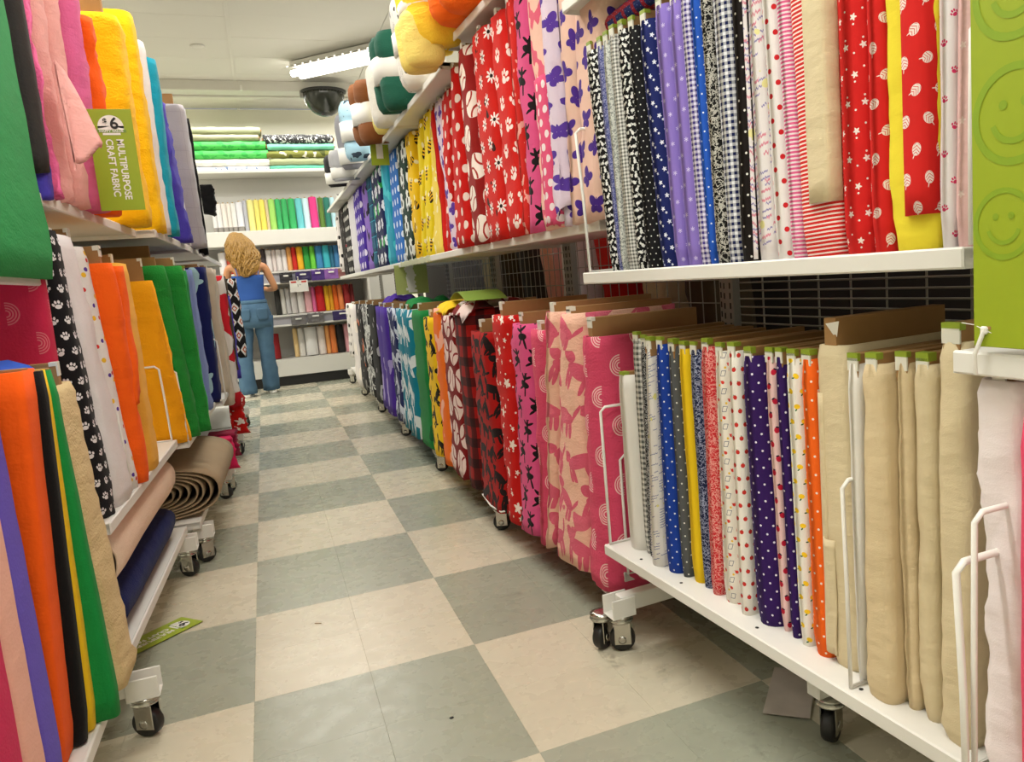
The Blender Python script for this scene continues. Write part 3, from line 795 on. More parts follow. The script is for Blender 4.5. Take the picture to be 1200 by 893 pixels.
F = fabric
M_ = {}
def mt(k):
    if k not in M_:
        M_[k] = FAB[k]()
    return M_[k]
FAB = dict(
 white_plain=lambda: F('plain_white_cloth', '#e4e1da'),
 gingham_grey=lambda: F('grey_gingham', '#e4e2dc', [('gingham', .015, '#50534f')]),
 floral_black=lambda: F('black_floral_print', '#171719', [('vine', 130, .016, '#c8c8c8')]),
 script_white=lambda: F('white_writing_print', '#dcd8d2', [('script', .007, '#6a6f9a'), ('blob', 38, .68, '#d9d27f')]),
 dots_blue=lambda: F('blue_dot_print', '#1c3f9d', [('dots', .026, .017, .0022, '#e8ecf5')]),
 dots_grey=lambda: F('grey_dot_print', '#55585a', [('dots', .026, .017, .0022, '#dcdcd6')]),
 yellow_plain=lambda: F('yellow_cloth', '#e9c21c'),
 floral_navy=lambda: F('navy_floral_print', '#1d2748', [('vine', 90, .022, '#9aa2bc')]),
 floral_red=lambda: F('red_floral_print', '#c92f36', [('vine', 100, .025, '#e09a92')]),
 school=lambda: F('school_print', '#ece6da', [('rect', .03, .04, '#43506f'), ('motif', .03, .04, .0135, TULIP, '#d53a2e', 0, (.013, .02))]),
 apples=lambda: F('tulip_print', '#ece6dc', [('motif', .02, .03, .0145, APPLE, '#c9332c', .8)]),
 dots_purple=lambda: F('purple_dot_print', '#33185a', [('dots', .027, .018, .0024, '#e6dff0')]),
 dots_purple2=lambda: F('purple_dot_print_two', '#33185a', [('dots', .027, .018, .0024, '#e6dff0')]),
 strawberry=lambda: F('strawberry_print', '#e9c3c0', [('motif', .026, .03, .019, BERRY, '#c6203c', 1.2)]),
 lemon=lambda: F('lemon_print', '#ecebe2', [('motif', .026, .03, .0185, LEMON, '#f4cf2a', .8)]),
 dots_orange=lambda: F('orange_dot_print', '#f0661c', [('dots', .027, .018, .0023, '#f7e6d8')]),
 cream=lambda: F('unbleached_cream_cloth', '#d8c8a4', bump=.45),
 cream_b=lambda: F('unbleached_beige_cloth', '#d6c29c', bump=.45),
 cats_black=lambda: F('white_cats_on_black', '#141416', [('motif', .016, .017, .019, CAT, '#e6e6e2', 3.0)]),
 floral_blue=lambda: F('grey_blue_floral', '#8d8fb8', [('vine', 110, .03, '#3f4680')]),
 floral_grey=lambda: F('grey_leaf_print', '#8f9390', [('vine', 90, .04, '#c9ccc6')]),
 gingham_lgrey=lambda: F('pale_grey_gingham', '#e0dfda', [('gingham', .009, '#63635f')]),
 dots_black_s=lambda: F('black_pin_dot', '#17171a', [('dots', .016, .014, .0017, '#e4e4de')]),
 stars_navy=lambda: F('white_stars_on_navy', '#1b2460', [('star', .027, .03, .006, '#e6e9f3'), ('star', .027, .03, .0035, '#e6e9f3', (.008, .009))]),
 snow_lav=lambda: F('snowflakes_on_lavender', '#8a74c4', [('snow', .03, .032, .0048, '#d9cfec')]),
 gingham_purple=lambda: F('purple_gingham', '#e6e0ee', [('gingham', .011, '#3a2a78')]),
 dots_blue2=lambda: F('bright_blue_dot_print', '#2557bd', [('dots', .019, .019, .0019, '#dfe8f7')]),
 scribble=lambda: F('black_scribble_print', '#191818', [('vine', 85, .03, '#b9b6ad')]),
 gingham_navy=lambda: F('navy_gingham', '#e9eaee', [('gingham', .0125, '#131c4c')]),
 dots_black=lambda: F('black_dot_print', '#1b1513', [('dots', .026, .02, .0023, '#eae6de')]),
 script2=lambda: F('pastel_writing_print', '#e2dcdc', [('script', .012, '#8f88b4'), ('script', .017, '#d4899a'), ('blob', 24, .64, '#e3dc9a')]),
 dots_whitered=lambda: F('red_dots_on_white', '#e6e1df', [('dots', .034, .022, .0049, '#c9242a')]),
 stripe_pink=lambda: F('pink_stripe', '#ecdfe6', [('stripe', .0072, .55, '#d8608f', 0)]),
 stripe_red=lambda: F('red_stripe', '#efe2da', [('stripe', .0072, .6, '#cf2a28', .04)]),
 stars_red=lambda: F('white_stars_on_red', '#cf2220', [('star', .03, .044, .0062, '#f0e6df'), ('dots', .03, .022, .0017, '#f0e6df')]),
 leaf_red=lambda: F('white_leaves_on_red', '#cf2320', [('motif', .042, .042, .026, LEAF, '#ead9d2', 2.5), ('veins', .042, .042, .026, '#cf2320', 2.5)]),
 yellow2=lambda: F('yellow_quilting_cloth', '#e8d63a', bump=.3),
 paw_white=lambda: F('pink_paws_on_white', '#e8e2e4', [('motif', .03, .038, .013, PAW, '#d43a6c', 1.2)]),
 pale_pink=lambda: F('pale_pink_cloth', '#e4bcba', [('star', .05, .05, .006, '#efd9d4')], fleece=True),
 butterfly=lambda: F('purple_butterflies_on_peach', '#e6bfae', [('motif', .085, .075, .056, BFLY, '#4a2a8a', 1.6)], fleece=True),
 butterfly_w=lambda: F('purple_butterflies_on_lilac', '#dccbdc', [('motif', .085, .075, .056, BFLY, '#5a3a9c', 1.6)], fleece=True),
 zebra_pink=lambda: F('pink_animals_on_peach', '#f0c4b2', [('blob', 15, .54, '#e0617c', 1.3)], fleece=True),
 polka_pink=lambda: F('white_dots_on_pink', '#e0527c', [('dots', .052, .036, .0115, '#efe0e2')], fleece=True),
 ballet=lambda: F('black_dancers_on_pink', '#d9558a', [('motif', .1, .085, .095, BAL, '#171214', .5)], fleece=True),
 red_thin=lambda: F('pink_flecks_on_red', '#cf2a24', [('blob', 22, .6, '#eba79c', 2.0)], fleece=True),
 paw_red=lambda: F('white_paws_on_red', '#cf1f18', [('motif', .09, .08, .062, PAW, '#f3e4de', 1.4)], fleece=True),
 daisy_red=lambda: F('white_daisies_on_red', '#c91d14', [('blob', 17, .66, '#33130c'), ('motif', .1, .075, .055, DAISY, '#f1ece8')], fleece=True),
 baseball=lambda: F('baseballs_on_maroon', '#8e1714', [('ball', .14, .115, .115, '#efe6dc'), ('seam', .14, .115, .115, '#a3302a')], fleece=True),
 polka_red=lambda: F('white_dots_on_red', '#c8150f', [('dots', .085, .055, .0165, '#f0dfd6')], fleece=True),
 red_plain=lambda: F('plain_red_fleece', '#cf2018', fleece=True),
 pale_yellow=lambda: F('pale_flecked_yellow', '#f2d75a', [('blob', 20, .6, '#f7efb9')], fleece=True),
 bee=lambda: F('bees_on_yellow', '#f2c40e', [('motif', .13, .12, .1, BEE, '#1c1608', 2.4)], fleece=True),
 bee2=lambda: F('black_beetles_on_lemon_yellow', '#f0d512', [('motif', .13, .12, .1, BEE, '#1c1608', 1.0)], fleece=True),
 soccer=lambda: F('footballs_on_dark_green', '#1d3a30', [('motif', .19, .14, .15, SOCCER, '#e8ece6')], fleece=True),
 green_kelly=lambda: F('kelly_green_fleece', '#2d9a4c', fleece=True),
 teal_dot=lambda: F('white_dots_on_blue', '#2b6fc2', [('dots', .1, .07, .02, '#dfe9f5')], fleece=True),
 teal=lambda: F('teal_tie_dye', '#1492ad', [('blob', 5, .55, '#3fb9c4')], fleece=True),
 navy_floral=lambda: F('white_flowers_on_navy', '#1b2350', [('blob', 8, .62, '#2f9c4c'), ('motif', .14, .12, .1, FLOWER, '#e5e7ee', 1.0)], fleece=True),
 plaid_teal=lambda: F('teal_plaid', '#125a7c', [('plaid', .12, '#0e2f50', .3, .7), ('plaid', .12, '#3aa6c0', .06, .8)], fleece=True),
 lav_bat=lambda: F('black_bats_on_lavender', '#8d6cc4', [('motif', .22, .18, .2, BATM, '#1f1730', 1.2)], fleece=True),
 purple_dot=lambda: F('white_dots_on_purple', '#44239a', [('dots', .13, .1, .028, '#e4dcf2')], fleece=True),
 grey_white=lambda: F('pale_grey_fleece', '#c9c6cc', fleece=True),
 black_dot=lambda: F('white_dots_on_black', '#141214', [('dots', .1, .1, .022, '#e4e2dc')], fleece=True),
 black_print=lambda: F('black_flecked_print', '#1b1618', [('blob', 12, .62, '#6d6a68'), ('blob', 8, .7, '#b03a48')], fleece=True),
 white_black=lambda: F('black_dots_on_white', '#e6e0de', [('dots', .09, .1, .02, '#1c1a1a')], fleece=True),
 rainbow=lambda: F('white_rainbows_on_rose', '#d4496a', [('arcs', .12, .088, .032, '#eebfbe')], fleece=True, bump=.25),
 animal_pink=lambda: F('rose_animals_on_peach', '#f0bfa8', [('motif', .17, .14, .17, DOG, '#d9607a', 1.0), ('blob', 9, .62, '#df6c82')], fleece=True, bump=.25),
 stars_redf=lambda: F('big_white_stars_on_red', '#c3130e', [('star', .12, .12, .022, '#f0e4da'), ('star', .08, .085, .011, '#f0e4da', (.03, .02)), ('dots', .06, .05, .004, '#f0e4da')], fleece=True),
 dog_red=lambda: F('black_dogs_on_red', '#a00b07', [('motif', .125, .09, .13, DOG, '#170a0a', 1.8)], fleece=True),
 plaid_red=lambda: F('dark_red_plaid', '#98110c', [('plaid', .09, '#170a0b', .45, .75)], fleece=True),
 baseball_m=lambda: F('baseballs_on_dark_red', '#7c0f12', [('ball', .15, .13, .14, '#e9d2cc'), ('seam', .15, .13, .14, '#93242a')], fleece=True),
 orange_yellow=lambda: F('orange_fleece_with_blotches', '#f4741f', [('blob', 6, .55, '#f7b7a0')], fleece=True),
 yellow_f=lambda: F('yellow_fleece', '#f2c81c', fleece=True),
 yellow_black=lambda: F('black_tractors_on_yellow', '#f0c410', [('motif', .16, .13, .13, DOG, '#1a1509', 2.6)], fleece=True),
 green=lambda: F('green_fleece', '#15803c', [('blob', 6, .64, '#0e5a2c')], fleece=True),
 teal_animal=lambda: F('white_horses_on_teal', '#0f8299', [('motif', .24, .18, .22, HORSE, '#dfe8ea', 1.4)], fleece=True),
 navy=lambda: F('white_shapes_on_navy', '#16205a', [('motif', .2, .17, .17, HORSE, '#cfd6e4', 2.0)], fleece=True),
 purple=lambda: F('lilac_shapes_on_purple', '#4a2a96', [('blob', 7, .6, '#a89ad2')], fleece=True),
 black_white=lambda: F('grey_shapes_on_black', '#141416', [('blob', 6, .6, '#a9a9ac')], fleece=True),
 black_floral=lambda: F('white_squiggles_on_black', '#121214', [('vine', 9, .035, '#c9c9c6')], fleece=True),
 black_orange=lambda: F('orange_flowers_on_black', '#181314', [('blob', 9, .6, '#9c9894'), ('blob', 6, .66, '#d9682c')], fleece=True),
 white_red=lambda: F('red_berries_on_white', '#ddd6d4', [('motif', .22, .22, .13, BALL, '#c02028')], fleece=True),
 paws_black=lambda: F('white_paws_on_black', '#17161a', [('motif', .036, .038, .026, PAW, '#e6e3e6', 1.3)], fleece=True),
 white=lambda: F('white_fleece', '#e4e1e2', fleece=True),
 white_multi=lambda: F('coloured_specks_on_white', '#e6e2df', [('dots', .06, .06, .007, '#e9b92c'), ('motif', .08, .05, .02, [(0, 0, .3, .3, 0)], '#5a3a9c', 0, (.02, .03)), ('motif', .07, .08, .02, [(0, 0, .3, .3, 0)], '#c9302c', 0, (.04, .01))], fleece=True),
 orange=lambda: F('orange_fleece', '#fb6310', fleece=True, bump=.2),
 peach=lambda: F('peach_yellow_fleece', '#f6b845', fleece=True, bump=.2),
 amber=lambda: F('amber_yellow_fleece', '#f0a50c', fleece=True, bump=.3),
 kelly=lambda: F('grass_green_fleece', '#1f8a34', fleece=True, bump=.25),
 ltblue=lambda: F('pale_blue_fleece', '#7f92cf', fleece=True),
 shark=lambda: F('sharks_on_navy', '#131b58', [('motif', .3, .26, .2, SHARK, '#a9cfd8', 1.0), ('blob', 7, .68, '#1c6a9a')], fleece=True),
 beige=lambda: F('beige_fleece', '#c8b8a6', fleece=True),
 darkgrey=lambda: F('charcoal_felt', '#3a3533', fleece=True),
 hotpink=lambda: F('hot_pink_fleece', '#dd5f92', fleece=True, bump=.4),
 palepink=lambda: F('pale_pink_fleece', '#f0b0aa', fleece=True, bump=.25),
 pink=lambda: F('rose_pink_fleece', '#dd6a9c', fleece=True, bump=.25),
 bright_yellow=lambda: F('bright_yellow_fleece', '#fcc408', fleece=True, bump=.3),
 turq=lambda: F('turquoise_fleece', '#1b9cb6', fleece=True, bump=.25),
 olive=lambda: F('olive_fleece', '#4a3c2a', fleece=True),
 violet=lambda: F('violet_blue_fleece', '#4a3fae', fleece=True, bump=.3),
 greyquilt=lambda: F('grey_quilted_cloth', '#a9a3a8', [('plaid', .1, '#938d93', .03, .5)], fleece=True),
 black=lambda: F('black_felt', '#0b0a0b', fleece=True),
 yfelt=lambda: F('yellow_felt', '#f2c61c', fleece=True),
 gfelt=lambda: F('green_felt', '#158a3e', fleece=True),
 gfelt2=lambda: F('emerald_felt', '#23994e', fleece=True),
 ofelt=lambda: F('orange_felt', '#f75d08', fleece=True),
 bluefelt=lambda: F('royal_blue_felt', '#2f5fd0', fleece=True),
 creamf=lambda: F('cream_fleece', '#d8c08e', fleece=True, bump=.3),
 purfelt=lambda: F('violet_felt', '#6a58c8', fleece=True),
 peachfelt=lambda: F('pale_peach_felt', '#f2b8a6', fleece=True),
 crimson=lambda: F('crimson_felt', '#d21f58', fleece=True),
 darkred=lambda: F('dark_red_felt', '#8c1538', fleece=True),
 rose_rainbow=lambda: F('rainbows_on_raspberry', '#c9284e', [('arcs', .10, .072, .026, '#d8737f')], fleece=True),
 navyroll=lambda: F('navy_fleece', '#101a52', fleece=True, bump=.2),
 creamroll=lambda: F('pale_peach_roll', '#ecd0b8', fleece=True, bump=.2),
 feltroll=lambda: F('taupe_wool_felt', '#a08c70', fleece=True, bump=.2),
 hotrose=lambda: F('hot_rose_cloth', '#e2446a', fleece=True),
 whitepink=lambda: F('white_sheer_cloth', '#ece2e2', bump=.3),
)

# ================================================================ right side: units
RZA = .0638
unitA = unit('white wheeled shelving unit in the right foreground holding thin cotton bolts', 1.0506, -1.425, -.205, 1, RZA,
     [(.30, 0, .42), (1.08, 0, .42), (1.79, 0.0, .42)], .46, 2.15, casters=(1,), caster_x=.005)
grid(unitA, .493, .03, 1.19, .2, 2.1, .115, .024, GRIDM, 1, .0028)
caster_parts(unitA, .19, .515, 1); caster_parts(unitA, -.035, 1.205, 1); MB().box(.14, .5, .495, .535, .118, .165, .003).build('base_leg', WHITE, unitA)
for (y, z0, h, d, le) in ((1.205, .30, .40, .085, .01), (.262, .30, .385, .11, .01), (1.20, 1.08, .39, .11, .035), (-.0, 1.08, .30, .06, .0)):
    wire_u(unitA, .012, y, z0, h, d, 1, .0042, le)
sc_ = MB()
for y in (.25, .55, .85, 1.05): sc_.lathe([(.004, .3005), (.0042, .3012), (.0005, .3016)], 12, Matrix.Translation((.025, y, 0)))
sc_.build('shelf_hole', DARKSLOT, unitA)

UB = [('white wheeled shelving unit next beyond the cotton bolts, pink fleece on its low shelf', -.175, 1.05, 2.04, (0, 1)),
      ('second fleece shelving unit on the right, orange and yellow fleece on its low shelf', 1.06, 2.29, 1.97, (1,)),
      ('third fleece shelving unit on the right, teal and navy fleece on its low shelf', 2.30, 3.53, 1.97, (1,)),
      ('fourth fleece shelving unit on the right, purple fleece on its low shelf', 3.54, 4.77, 1.97, (1,)),
      ('fifth fleece shelving unit on the right, black fleece on its low shelf', 4.78, 6.01, 1.97, (1,)),
      ('last shelving unit of the right row, nearest the back wall shelves', 6.02, 7.2, 1.97, (1,))]
unitsB = []
for lab, y0, y1, zt, cs in UB:
    u = unit(lab, .955 if y0 > 0 else 1.015, y0, y1, 1, 0 if y0 > 0 else .05, [(.185, .03, .40), (1.225, .035, .40), (zt, -.02 if zt < 2 else .0, .42)], .46, 2.2, casters=cs, caster_x=.03)
    if y0 < 3: grid(u, .494, .05, y1 - y0 - .05, .2, 2.15, .075, .075, GRIDM, 1, .002)
    unitsB.append(u)
for (u, y, z0, h, d, le) in ((unitsB[0], -.022, .185, .36, .08, .01), (unitsB[0], .47, .185, .30, .10, .0), (unitsB[0], .03, 1.225, .25, .10, .0)):
    wire_u(u, .03, y, z0, h, d, 1, .0042, le)
unitZ = unit('white shelving unit at the right edge of the view with the tall green sign', 1.0, -2.62, -1.455, 1, 0, [(.32, 0, .42), (.945, -.01, .42)], .46, 2.1, casters=(), caster_x=0)
wire_u(unitZ, -.06, 1.105, .32, .35, .11, 1, .0055, .018)
wire_u(unitZ, -.045, 1.106, .32, .42, .16, 1, .0045, .0)

# ---- cotton bolts, lower shelf
LOW = 'upright bolt on the low white shelf, '
LAB_A_LOW = dict(
 white_plain=('white_plain', 'plain white roll, shorter than the rest, at the far end of the low white shelf'),
 gingham_grey=('gingham_grey', 'grey and white gingham bolt beside the short plain white roll'),
 floral_black=('floral_black', 'thin black floral bolt between grey gingham and white writing print'),
 script_white=('script_white', 'white bolt printed with small slanted writing beside the royal blue dotted bolt'),
 dots_blue=('dots_blue', 'royal blue bolt with white dots on the low shelf'),
 dots_grey=('dots_grey', 'dark grey bolt with white dots between blue and yellow bolts'),
 yellow_plain=('yellow_plain', 'plain bright yellow bolt on the low cotton shelf'),
 floral_navy=('floral_navy', 'navy bolt with fine pale floral print beside the yellow one'),
 floral_red=('floral_red', 'red bolt with fine pale floral print on the low shelf'),
 school=('school', 'white bolt printed with blue squares and red tulips'),
 apples=('apples', 'white bolt with small red and orange fruit print left of the purple dotted bolt'),
 dots_purple=('dots_purple', 'wide dark purple bolt with white dots, the wider of two'),
 strawberry=('strawberry', 'pale pink bolt with red strawberries between two purple bolts'),
 dots_purple2=('dots_purple2', 'narrow dark purple dotted bolt beside the lemon print'),
 lemon=('lemon', 'white bolt printed with yellow lemons'),
 dots_orange=('dots_orange', 'bright orange bolt with white dots'),
 cream_drape=('cream', 'cream bolt with loose hanging end beside the orange dotted bolt'),
 white2=('white_plain', 'thin white bolt squeezed between cream bolts behind the wire divider'),
 cream1=('cream_b', 'beige muslin bolt with wrinkled foot, first right of the wire divider'),
 cream2=('cream_b', 'slim smooth beige muslin bolt, second right of the wire divider'),
 cream3=('cream', 'pale muslin bolt with stapled top edge, third right of the wire divider'),
 cream4=('cream', 'tall wrinkled cream muslin bolt at the near end of the low shelf'))
for r in DATA['A_low']:
    k, lab = LAB_A_LOW[r[0]]; big = r[0] in ('cream_drape', 'cream4'); cr = 'cream' in r[0]
    cb = .018 if not big else .03
    e = bolt(r, 1, lab, mt(k), None, RZA, d=.2 if r[0] == 'white_plain' else .3, cb=.05 if r[0] == 'cream_drape' else (.028 if r[0] == 'cream4' else (.008 if r[0] == 'white_plain' else cb)),
         ct=.022 if not big else .03, wr=.0012 if not cr else .003, nr=14 if not cr else 26, nose=.02 if cr else None, sticker=(r[0] != 'cream_drape'), res=3)
    if r[0] == 'cream_drape':
        drape('loose_end', mt('cream'), e, [(.004, .012), (-.004, .03), (.006, .044), (.05, .048)], .25, .02, .006, 12, 14, 1, 3)
        drape('loose_strip', mt('cream'), e, [(.004, .030), (-.002, .036), (.004, .046)], .53, .2, .002, 6, 12, 1, 5)
        MB().add([(-.002, -.02, .665), (-.004, .012, .66), (.01, .0, .63)], [(0, 1, 2)]).build('torn_paper_tab', PAPER, e)
# ---- cotton bolts, upper shelf
LAB_A_UP = dict(
 cats_black=('cats_black', 'black bolt with small white cats, first at the far end of the upper white shelf'),
 floral_blue=('floral_blue', 'very thin lilac blue floral bolt second from the far end, upper shelf'),
 floral_grey=('floral_grey', 'thin grey leaf print bolt beside pale grey gingham, upper shelf'),
 gingham_lgrey=('gingham_lgrey', 'pale grey gingham bolt between two black prints'),
 cats_black2=('cats_black', 'narrow black bolt with white cats, beside the black pin dot bolt'),
 dots_black_s=('dots_black_s', 'black bolt with tiny close white dots left of the navy stars'),
 stars_navy=('stars_navy', 'navy bolt with white stars on the upper shelf'),
 snow_lav=('snow_lav', 'lavender bolt with snowflakes beside the navy stars'),
 snow_lav2=('snow_lav', 'lavender snowflake bolt beside the purple gingham'),
 gingham_purple=('gingham_purple', 'purple and white gingham bolt on the upper shelf'),
 dots_blue2=('dots_blue2', 'bright blue bolt with tiny white dots on the upper shelf'),
 scribble=('scribble', 'black bolt with dense grey scribble print'),
 gingham_navy=('gingham_navy', 'navy and white gingham bolt on the upper shelf'),
 dots_black=('dots_black', 'brown black bolt with spaced white dots'),
 script2=('script2', 'white bolt with pastel handwriting print and frayed edge, upper shelf'),
 dots_whitered=('dots_whitered', 'white bolt with large red dots'),
 stripe_pink=('stripe_pink', 'narrow bolt with pink and white pinstripes'),
 stripe_red=('stripe_red', 'red and white striped bolt partly covered by cream cloth'),
 stars_red=('stars_red', 'red bolt with white stars and dots'),
 leaf_red=('leaf_red', 'narrow red bolt with white leaves left of the yellow bolt'),
 yellow2=('yellow2', 'padded yellow bolt under the hanging red leaf print'),
 paw_white=('paw_white', 'white bolt with pink paw prints on the upper shelf'),
 pale_pink=('pale_pink', 'pale pink bolt next to the tall green sign'))
for r in DATA['A_up']:
    k, lab = LAB_A_UP[r[0]]
    e = bolt(r, 1, lab, mt(k), None, RZA, d=.28, cb=.022, ct=.02, wr=.001 if r[0] != 'yellow2' else .003, nr=12 if r[0] != 'yellow2' else 22, nose=.02 if r[0] in ('yellow2', 'stripe_red') else None)
    if r[0] == 'script2': drape('frayed_edge', mt('script2'), e, [(.006, .026), (-.001, .022), (.0, .012)], .57, .004, .0018, 8, 24, 1, 5)
def hang(row, y0, y1, xo, ztop, zbot, mat, label, amp=.002, cat='fabric', s_=1, n=10, nz_=14, zf=None, rz=RZA, name='hanging_cloth', depth=.12):
    e = empty(name, (row[1], (row[2] + row[3]) / 2, row[4]), rz); tag(e, label, cat)
    drape('cloth', mat, e, [(xo + .03, y0), (xo + .004, y0 + .006), (xo, (y0 + y1) / 2), (xo + .004, y1 - .006), (xo + .03, y1)], ztop, zf or zbot, amp, n, nz_, s_, 1 + y0 * 10)
    return e
ra = {r[0]: r for r in DATA['A_up']}
hang(ra['stripe_red'], -.047, .018, -.012, .60, .093, mt('cream'), 'cream cloth strip hanging over the red striped bolt', .0015)
hang(ra['yellow2'], -.047, .008, -.014, .60, .052, mt('leaf_red'), 'red leaf print cloth with fringed hem hanging over the padded yellow bolt', .0015)
# plaid bolt lying across the tops
e = empty('fabric_bolt', (1.04, -.40, 1.705), 0); tag(e, 'blue and red plaid bolt lying across the tops of the upper shelf bolts', 'fabric')
pm_ = fabric('blue_red_plaid', '#22306c', [('plaid', .05, '#a3232c', .3, .9), ('dots', .012, .012, .0012, '#7f90c0')])
o = bolt_fabric('fabric', pm_, e, (-.025, .025, 0), (-.025, .025, 0), 0, .44, 1, .17, 77, 14, .002); o.rotation_euler = (math.pi / 2, 0, 0); o.location = (0, .18, 0)
o.rotation_euler = (math.pi / 2 - .0, 0, .0)

# ---- fleece bolts, right side
def sub(row, n, i):
    r = list(row)
    for lo, hi in ((2, 3), (6, 7)):
        a, b = row[lo], row[hi]; r[lo] = a + (b - a) * i / n; r[hi] = a + (b - a) * (i + 1) / n
    r[0] = row[0]; r[1] += .012 * ((i * 7) % 3 - 1); r[5] = r[1]
    return r
UPN = 'on the upper fleece shelf'
LAB_B_UP = dict(
 butterfly1=('butterfly', 'peach fleece bolt with purple butterflies nearest the cotton bolts, behind the wire loop'),
 butterfly2=('butterfly', 'second peach and purple butterfly bolt, left of the first'),
 butterfly_drape=('butterfly_w', 'lilac butterfly fleece with wavy loose edge on the upper shelf'),
 zebra_pink=('zebra_pink', 'peach fleece bolt with pink animals, pink dotted cloth over its foot'),
 ballet_up=('ballet', 'pink fleece bolt with black dancers on the upper shelf'),
 red_thin=('red_thin', 'thin red and pink flecked bolt beside the red paw print, upper shelf'),
 paw_red=('paw_red', 'red fleece bolt with white paw prints'),
 daisy_red=('daisy_red', 'red fleece bolt with white daisies'),
 baseball=('baseball', 'maroon fleece bolt with large white baseballs on the upper shelf'),
 polka_red2=('polka_red', 'red bolt with white dots next to the upper baseball print'),
 polka_red1=('polka_red', 'red bolt with white dots next to the white butterfly bolt'),
 butterfly_white=('butterfly_w', 'narrow white bolt with purple butterflies left of the red dots'),
 red_plain=('red_plain', 'narrow plain red bolt between yellow and purple butterfly prints'),
 pale_yellow=('pale_yellow', 'pale flecked yellow bolt at the right of the bee prints'),
 bee2=('bee2', 'lemon yellow bolt with black bees, nearest of the three bee prints'),
 bee1=('bee2', 'lemon yellow bolt with black bees, middle of the three bee prints'),
 bee_big=('bee', 'orange yellow bee print bolt beside the footballs'),
 soccer=('soccer', 'dark green bolt with white footballs'),
 teal_dot=('teal_dot', 'blue bolt with white dots on the upper shelf'),
 teal=('teal', 'turquoise tie dye bolt left of the blue dots'),
 navy_floral=('navy_floral', 'navy bolt with white flowers on the upper shelf'),
 plaid_teal=('plaid_teal', 'dark teal plaid bolt left of the navy flowers'),
 lav_bat=('lav_bat', 'lavender bolt with black bats'),
 purple_dot=('purple_dot', 'purple bolt with white dots far down the upper shelf'),
 grey_white=('grey_white', 'pale grey fleece bolt between purple dots and black dots'),
 black_dot=('black_dot', 'black bolt with white dots near the end of the upper shelf'),
 black_print=('black_print', 'black flecked bolt at the far end of the upper shelf'))
GR = {}
for r in DATA['B_up']:
    k, lab = LAB_B_UP[r[0]]; w_ = max(abs(r[3] - r[2]), abs(r[7] - r[6])); n = max(1, round(w_ / .36)); far = r[2] > 2.2
    for i in range(n):
        rr = sub(r, n, i) if n > 1 else r
        e = bolt(rr, 1, lab + ((', nearer one', ', farther one')[i] if n == 2 else ''), mt(k), (lab if n > 1 else None), 0, d=.32, cb=.02 if not far else 0, ct=.022, wr=.006, nr=18 if not far else 12, nose=.045, sag=.018, sticker='w', flare=.02, cardmat=CARD)
        if r[0] == 'butterfly_drape':
            drape('wavy_edge', mt('butterfly_w'), e, [(.02, .03), (-.008, .02), (-.014, -.01), (-.008, -.025), (.02, -.03)], .72, lambda t: .03 + .02 * math.sin(t * 9), .011, 16, 30, 1, 2)
        if r[0] == 'zebra_pink':
            drape('dotted_flap', mt('polka_pink'), e, [(.03, -.09), (-.004, -.07), (-.01, -.02), (-.004, .03), (.02, .05)], .44, .0, .008, 12, 18, 1, 4)
# far white dotted blanket end
e = bolt(('x', 1.0, 7.06, 7.2, 1.3, 1.0, 6.9, 7.15, 1.88), 1, 'white cloth with black dots at the very end of the upper shelf', mt('white_black'), None, 0, d=.3, cb=0, wr=.005, nose=.04)

LAB_B_LOW = dict(
 rainbow_big=('rainbow', 'wide rose fleece bolt with white rainbows next to the white wheeled unit', .055),
 animal_pink=('animal_pink', 'wide peach fleece bolt with rose animals beside the big rainbow bolt', .02),
 animal_pink2=('animal_pink', 'narrow peach animal print bolt between the two rainbow bolts', .03),
 rainbow_n=('rainbow', 'narrow rose rainbow bolt left of the peach animal prints', .03),
 ballet=('ballet', 'pink fleece bolt with black dancers on the low shelf', .04),
 stars_red=('stars_redf', 'red fleece bolt with big white stars on the low shelf', .05),
 dog_red=('dog_red', 'red fleece bolt with black dogs and white hem', .05),
 plaid_red=('plaid_red', 'dark red and black plaid fleece bolt', .03),
 baseball_m=('baseball_m', 'dark red baseball fleece bolt on the low shelf', .01),
 orange_yellow=('orange_yellow', 'orange fleece bolt with pale blotches, low shelf', .01),
 yellow_black=('yellow_black', 'yellow fleece bolt with black prints on the low shelf', .04),
 green=('green', 'green fleece bolt on the low shelf', .04),
 teal_animal=('teal_animal', 'teal fleece bolt with white horses', .03),
 navy=('navy', 'navy fleece bolt with white shapes on the low shelf', .03),
 purple=('purple', 'purple fleece bolt with lilac shapes on the low shelf', .03),
 black_white=('black_white', 'black fleece bolt with grey shapes beside the purple one', .03),
 black_floral=('black_floral', 'black fleece bolt with white squiggles', .03),
 black_orange=('black_orange', 'black fleece bolt with orange flowers', .03),
 white_red=('white_red', 'white fleece bolt with red berries at the far end of the low shelf', .02))
for r in DATA['B_low']:
    k, lab, cbh = LAB_B_LOW[r[0]]; w_ = max(abs(r[3] - r[2]), abs(r[7] - r[6])); n = max(1, round(w_ / .36)); far = r[2] > 2.4
    for i in range(n):
        rr = sub(r, n, i) if n > 1 else list(r)
        rr = list(rr); rr[1] += 0; 
        e = bolt(rr, 1, lab + ((', nearer one', ', farther one')[i] if n == 2 else ''), mt(k), (lab if n > 1 else None), 0, d=.38, cb=cbh, ct=.03, wr=.007, nr=22 if not far else 12, nose=.06, sag=.04, sticker='w', flare=.04, cx0=.02)
        if r[0] in ('dog_red',):
            hb = (rr[3] - rr[2]) / 2
            MB().tube([(.05, -hb + .01, -.004), (-.004, -hb + .03, -.012), (-.012, 0, -.018), (-.008, hb - .03, -.004), (.05, hb - .01, .0)], .004, 6).build('white_hem', WHITE, e)
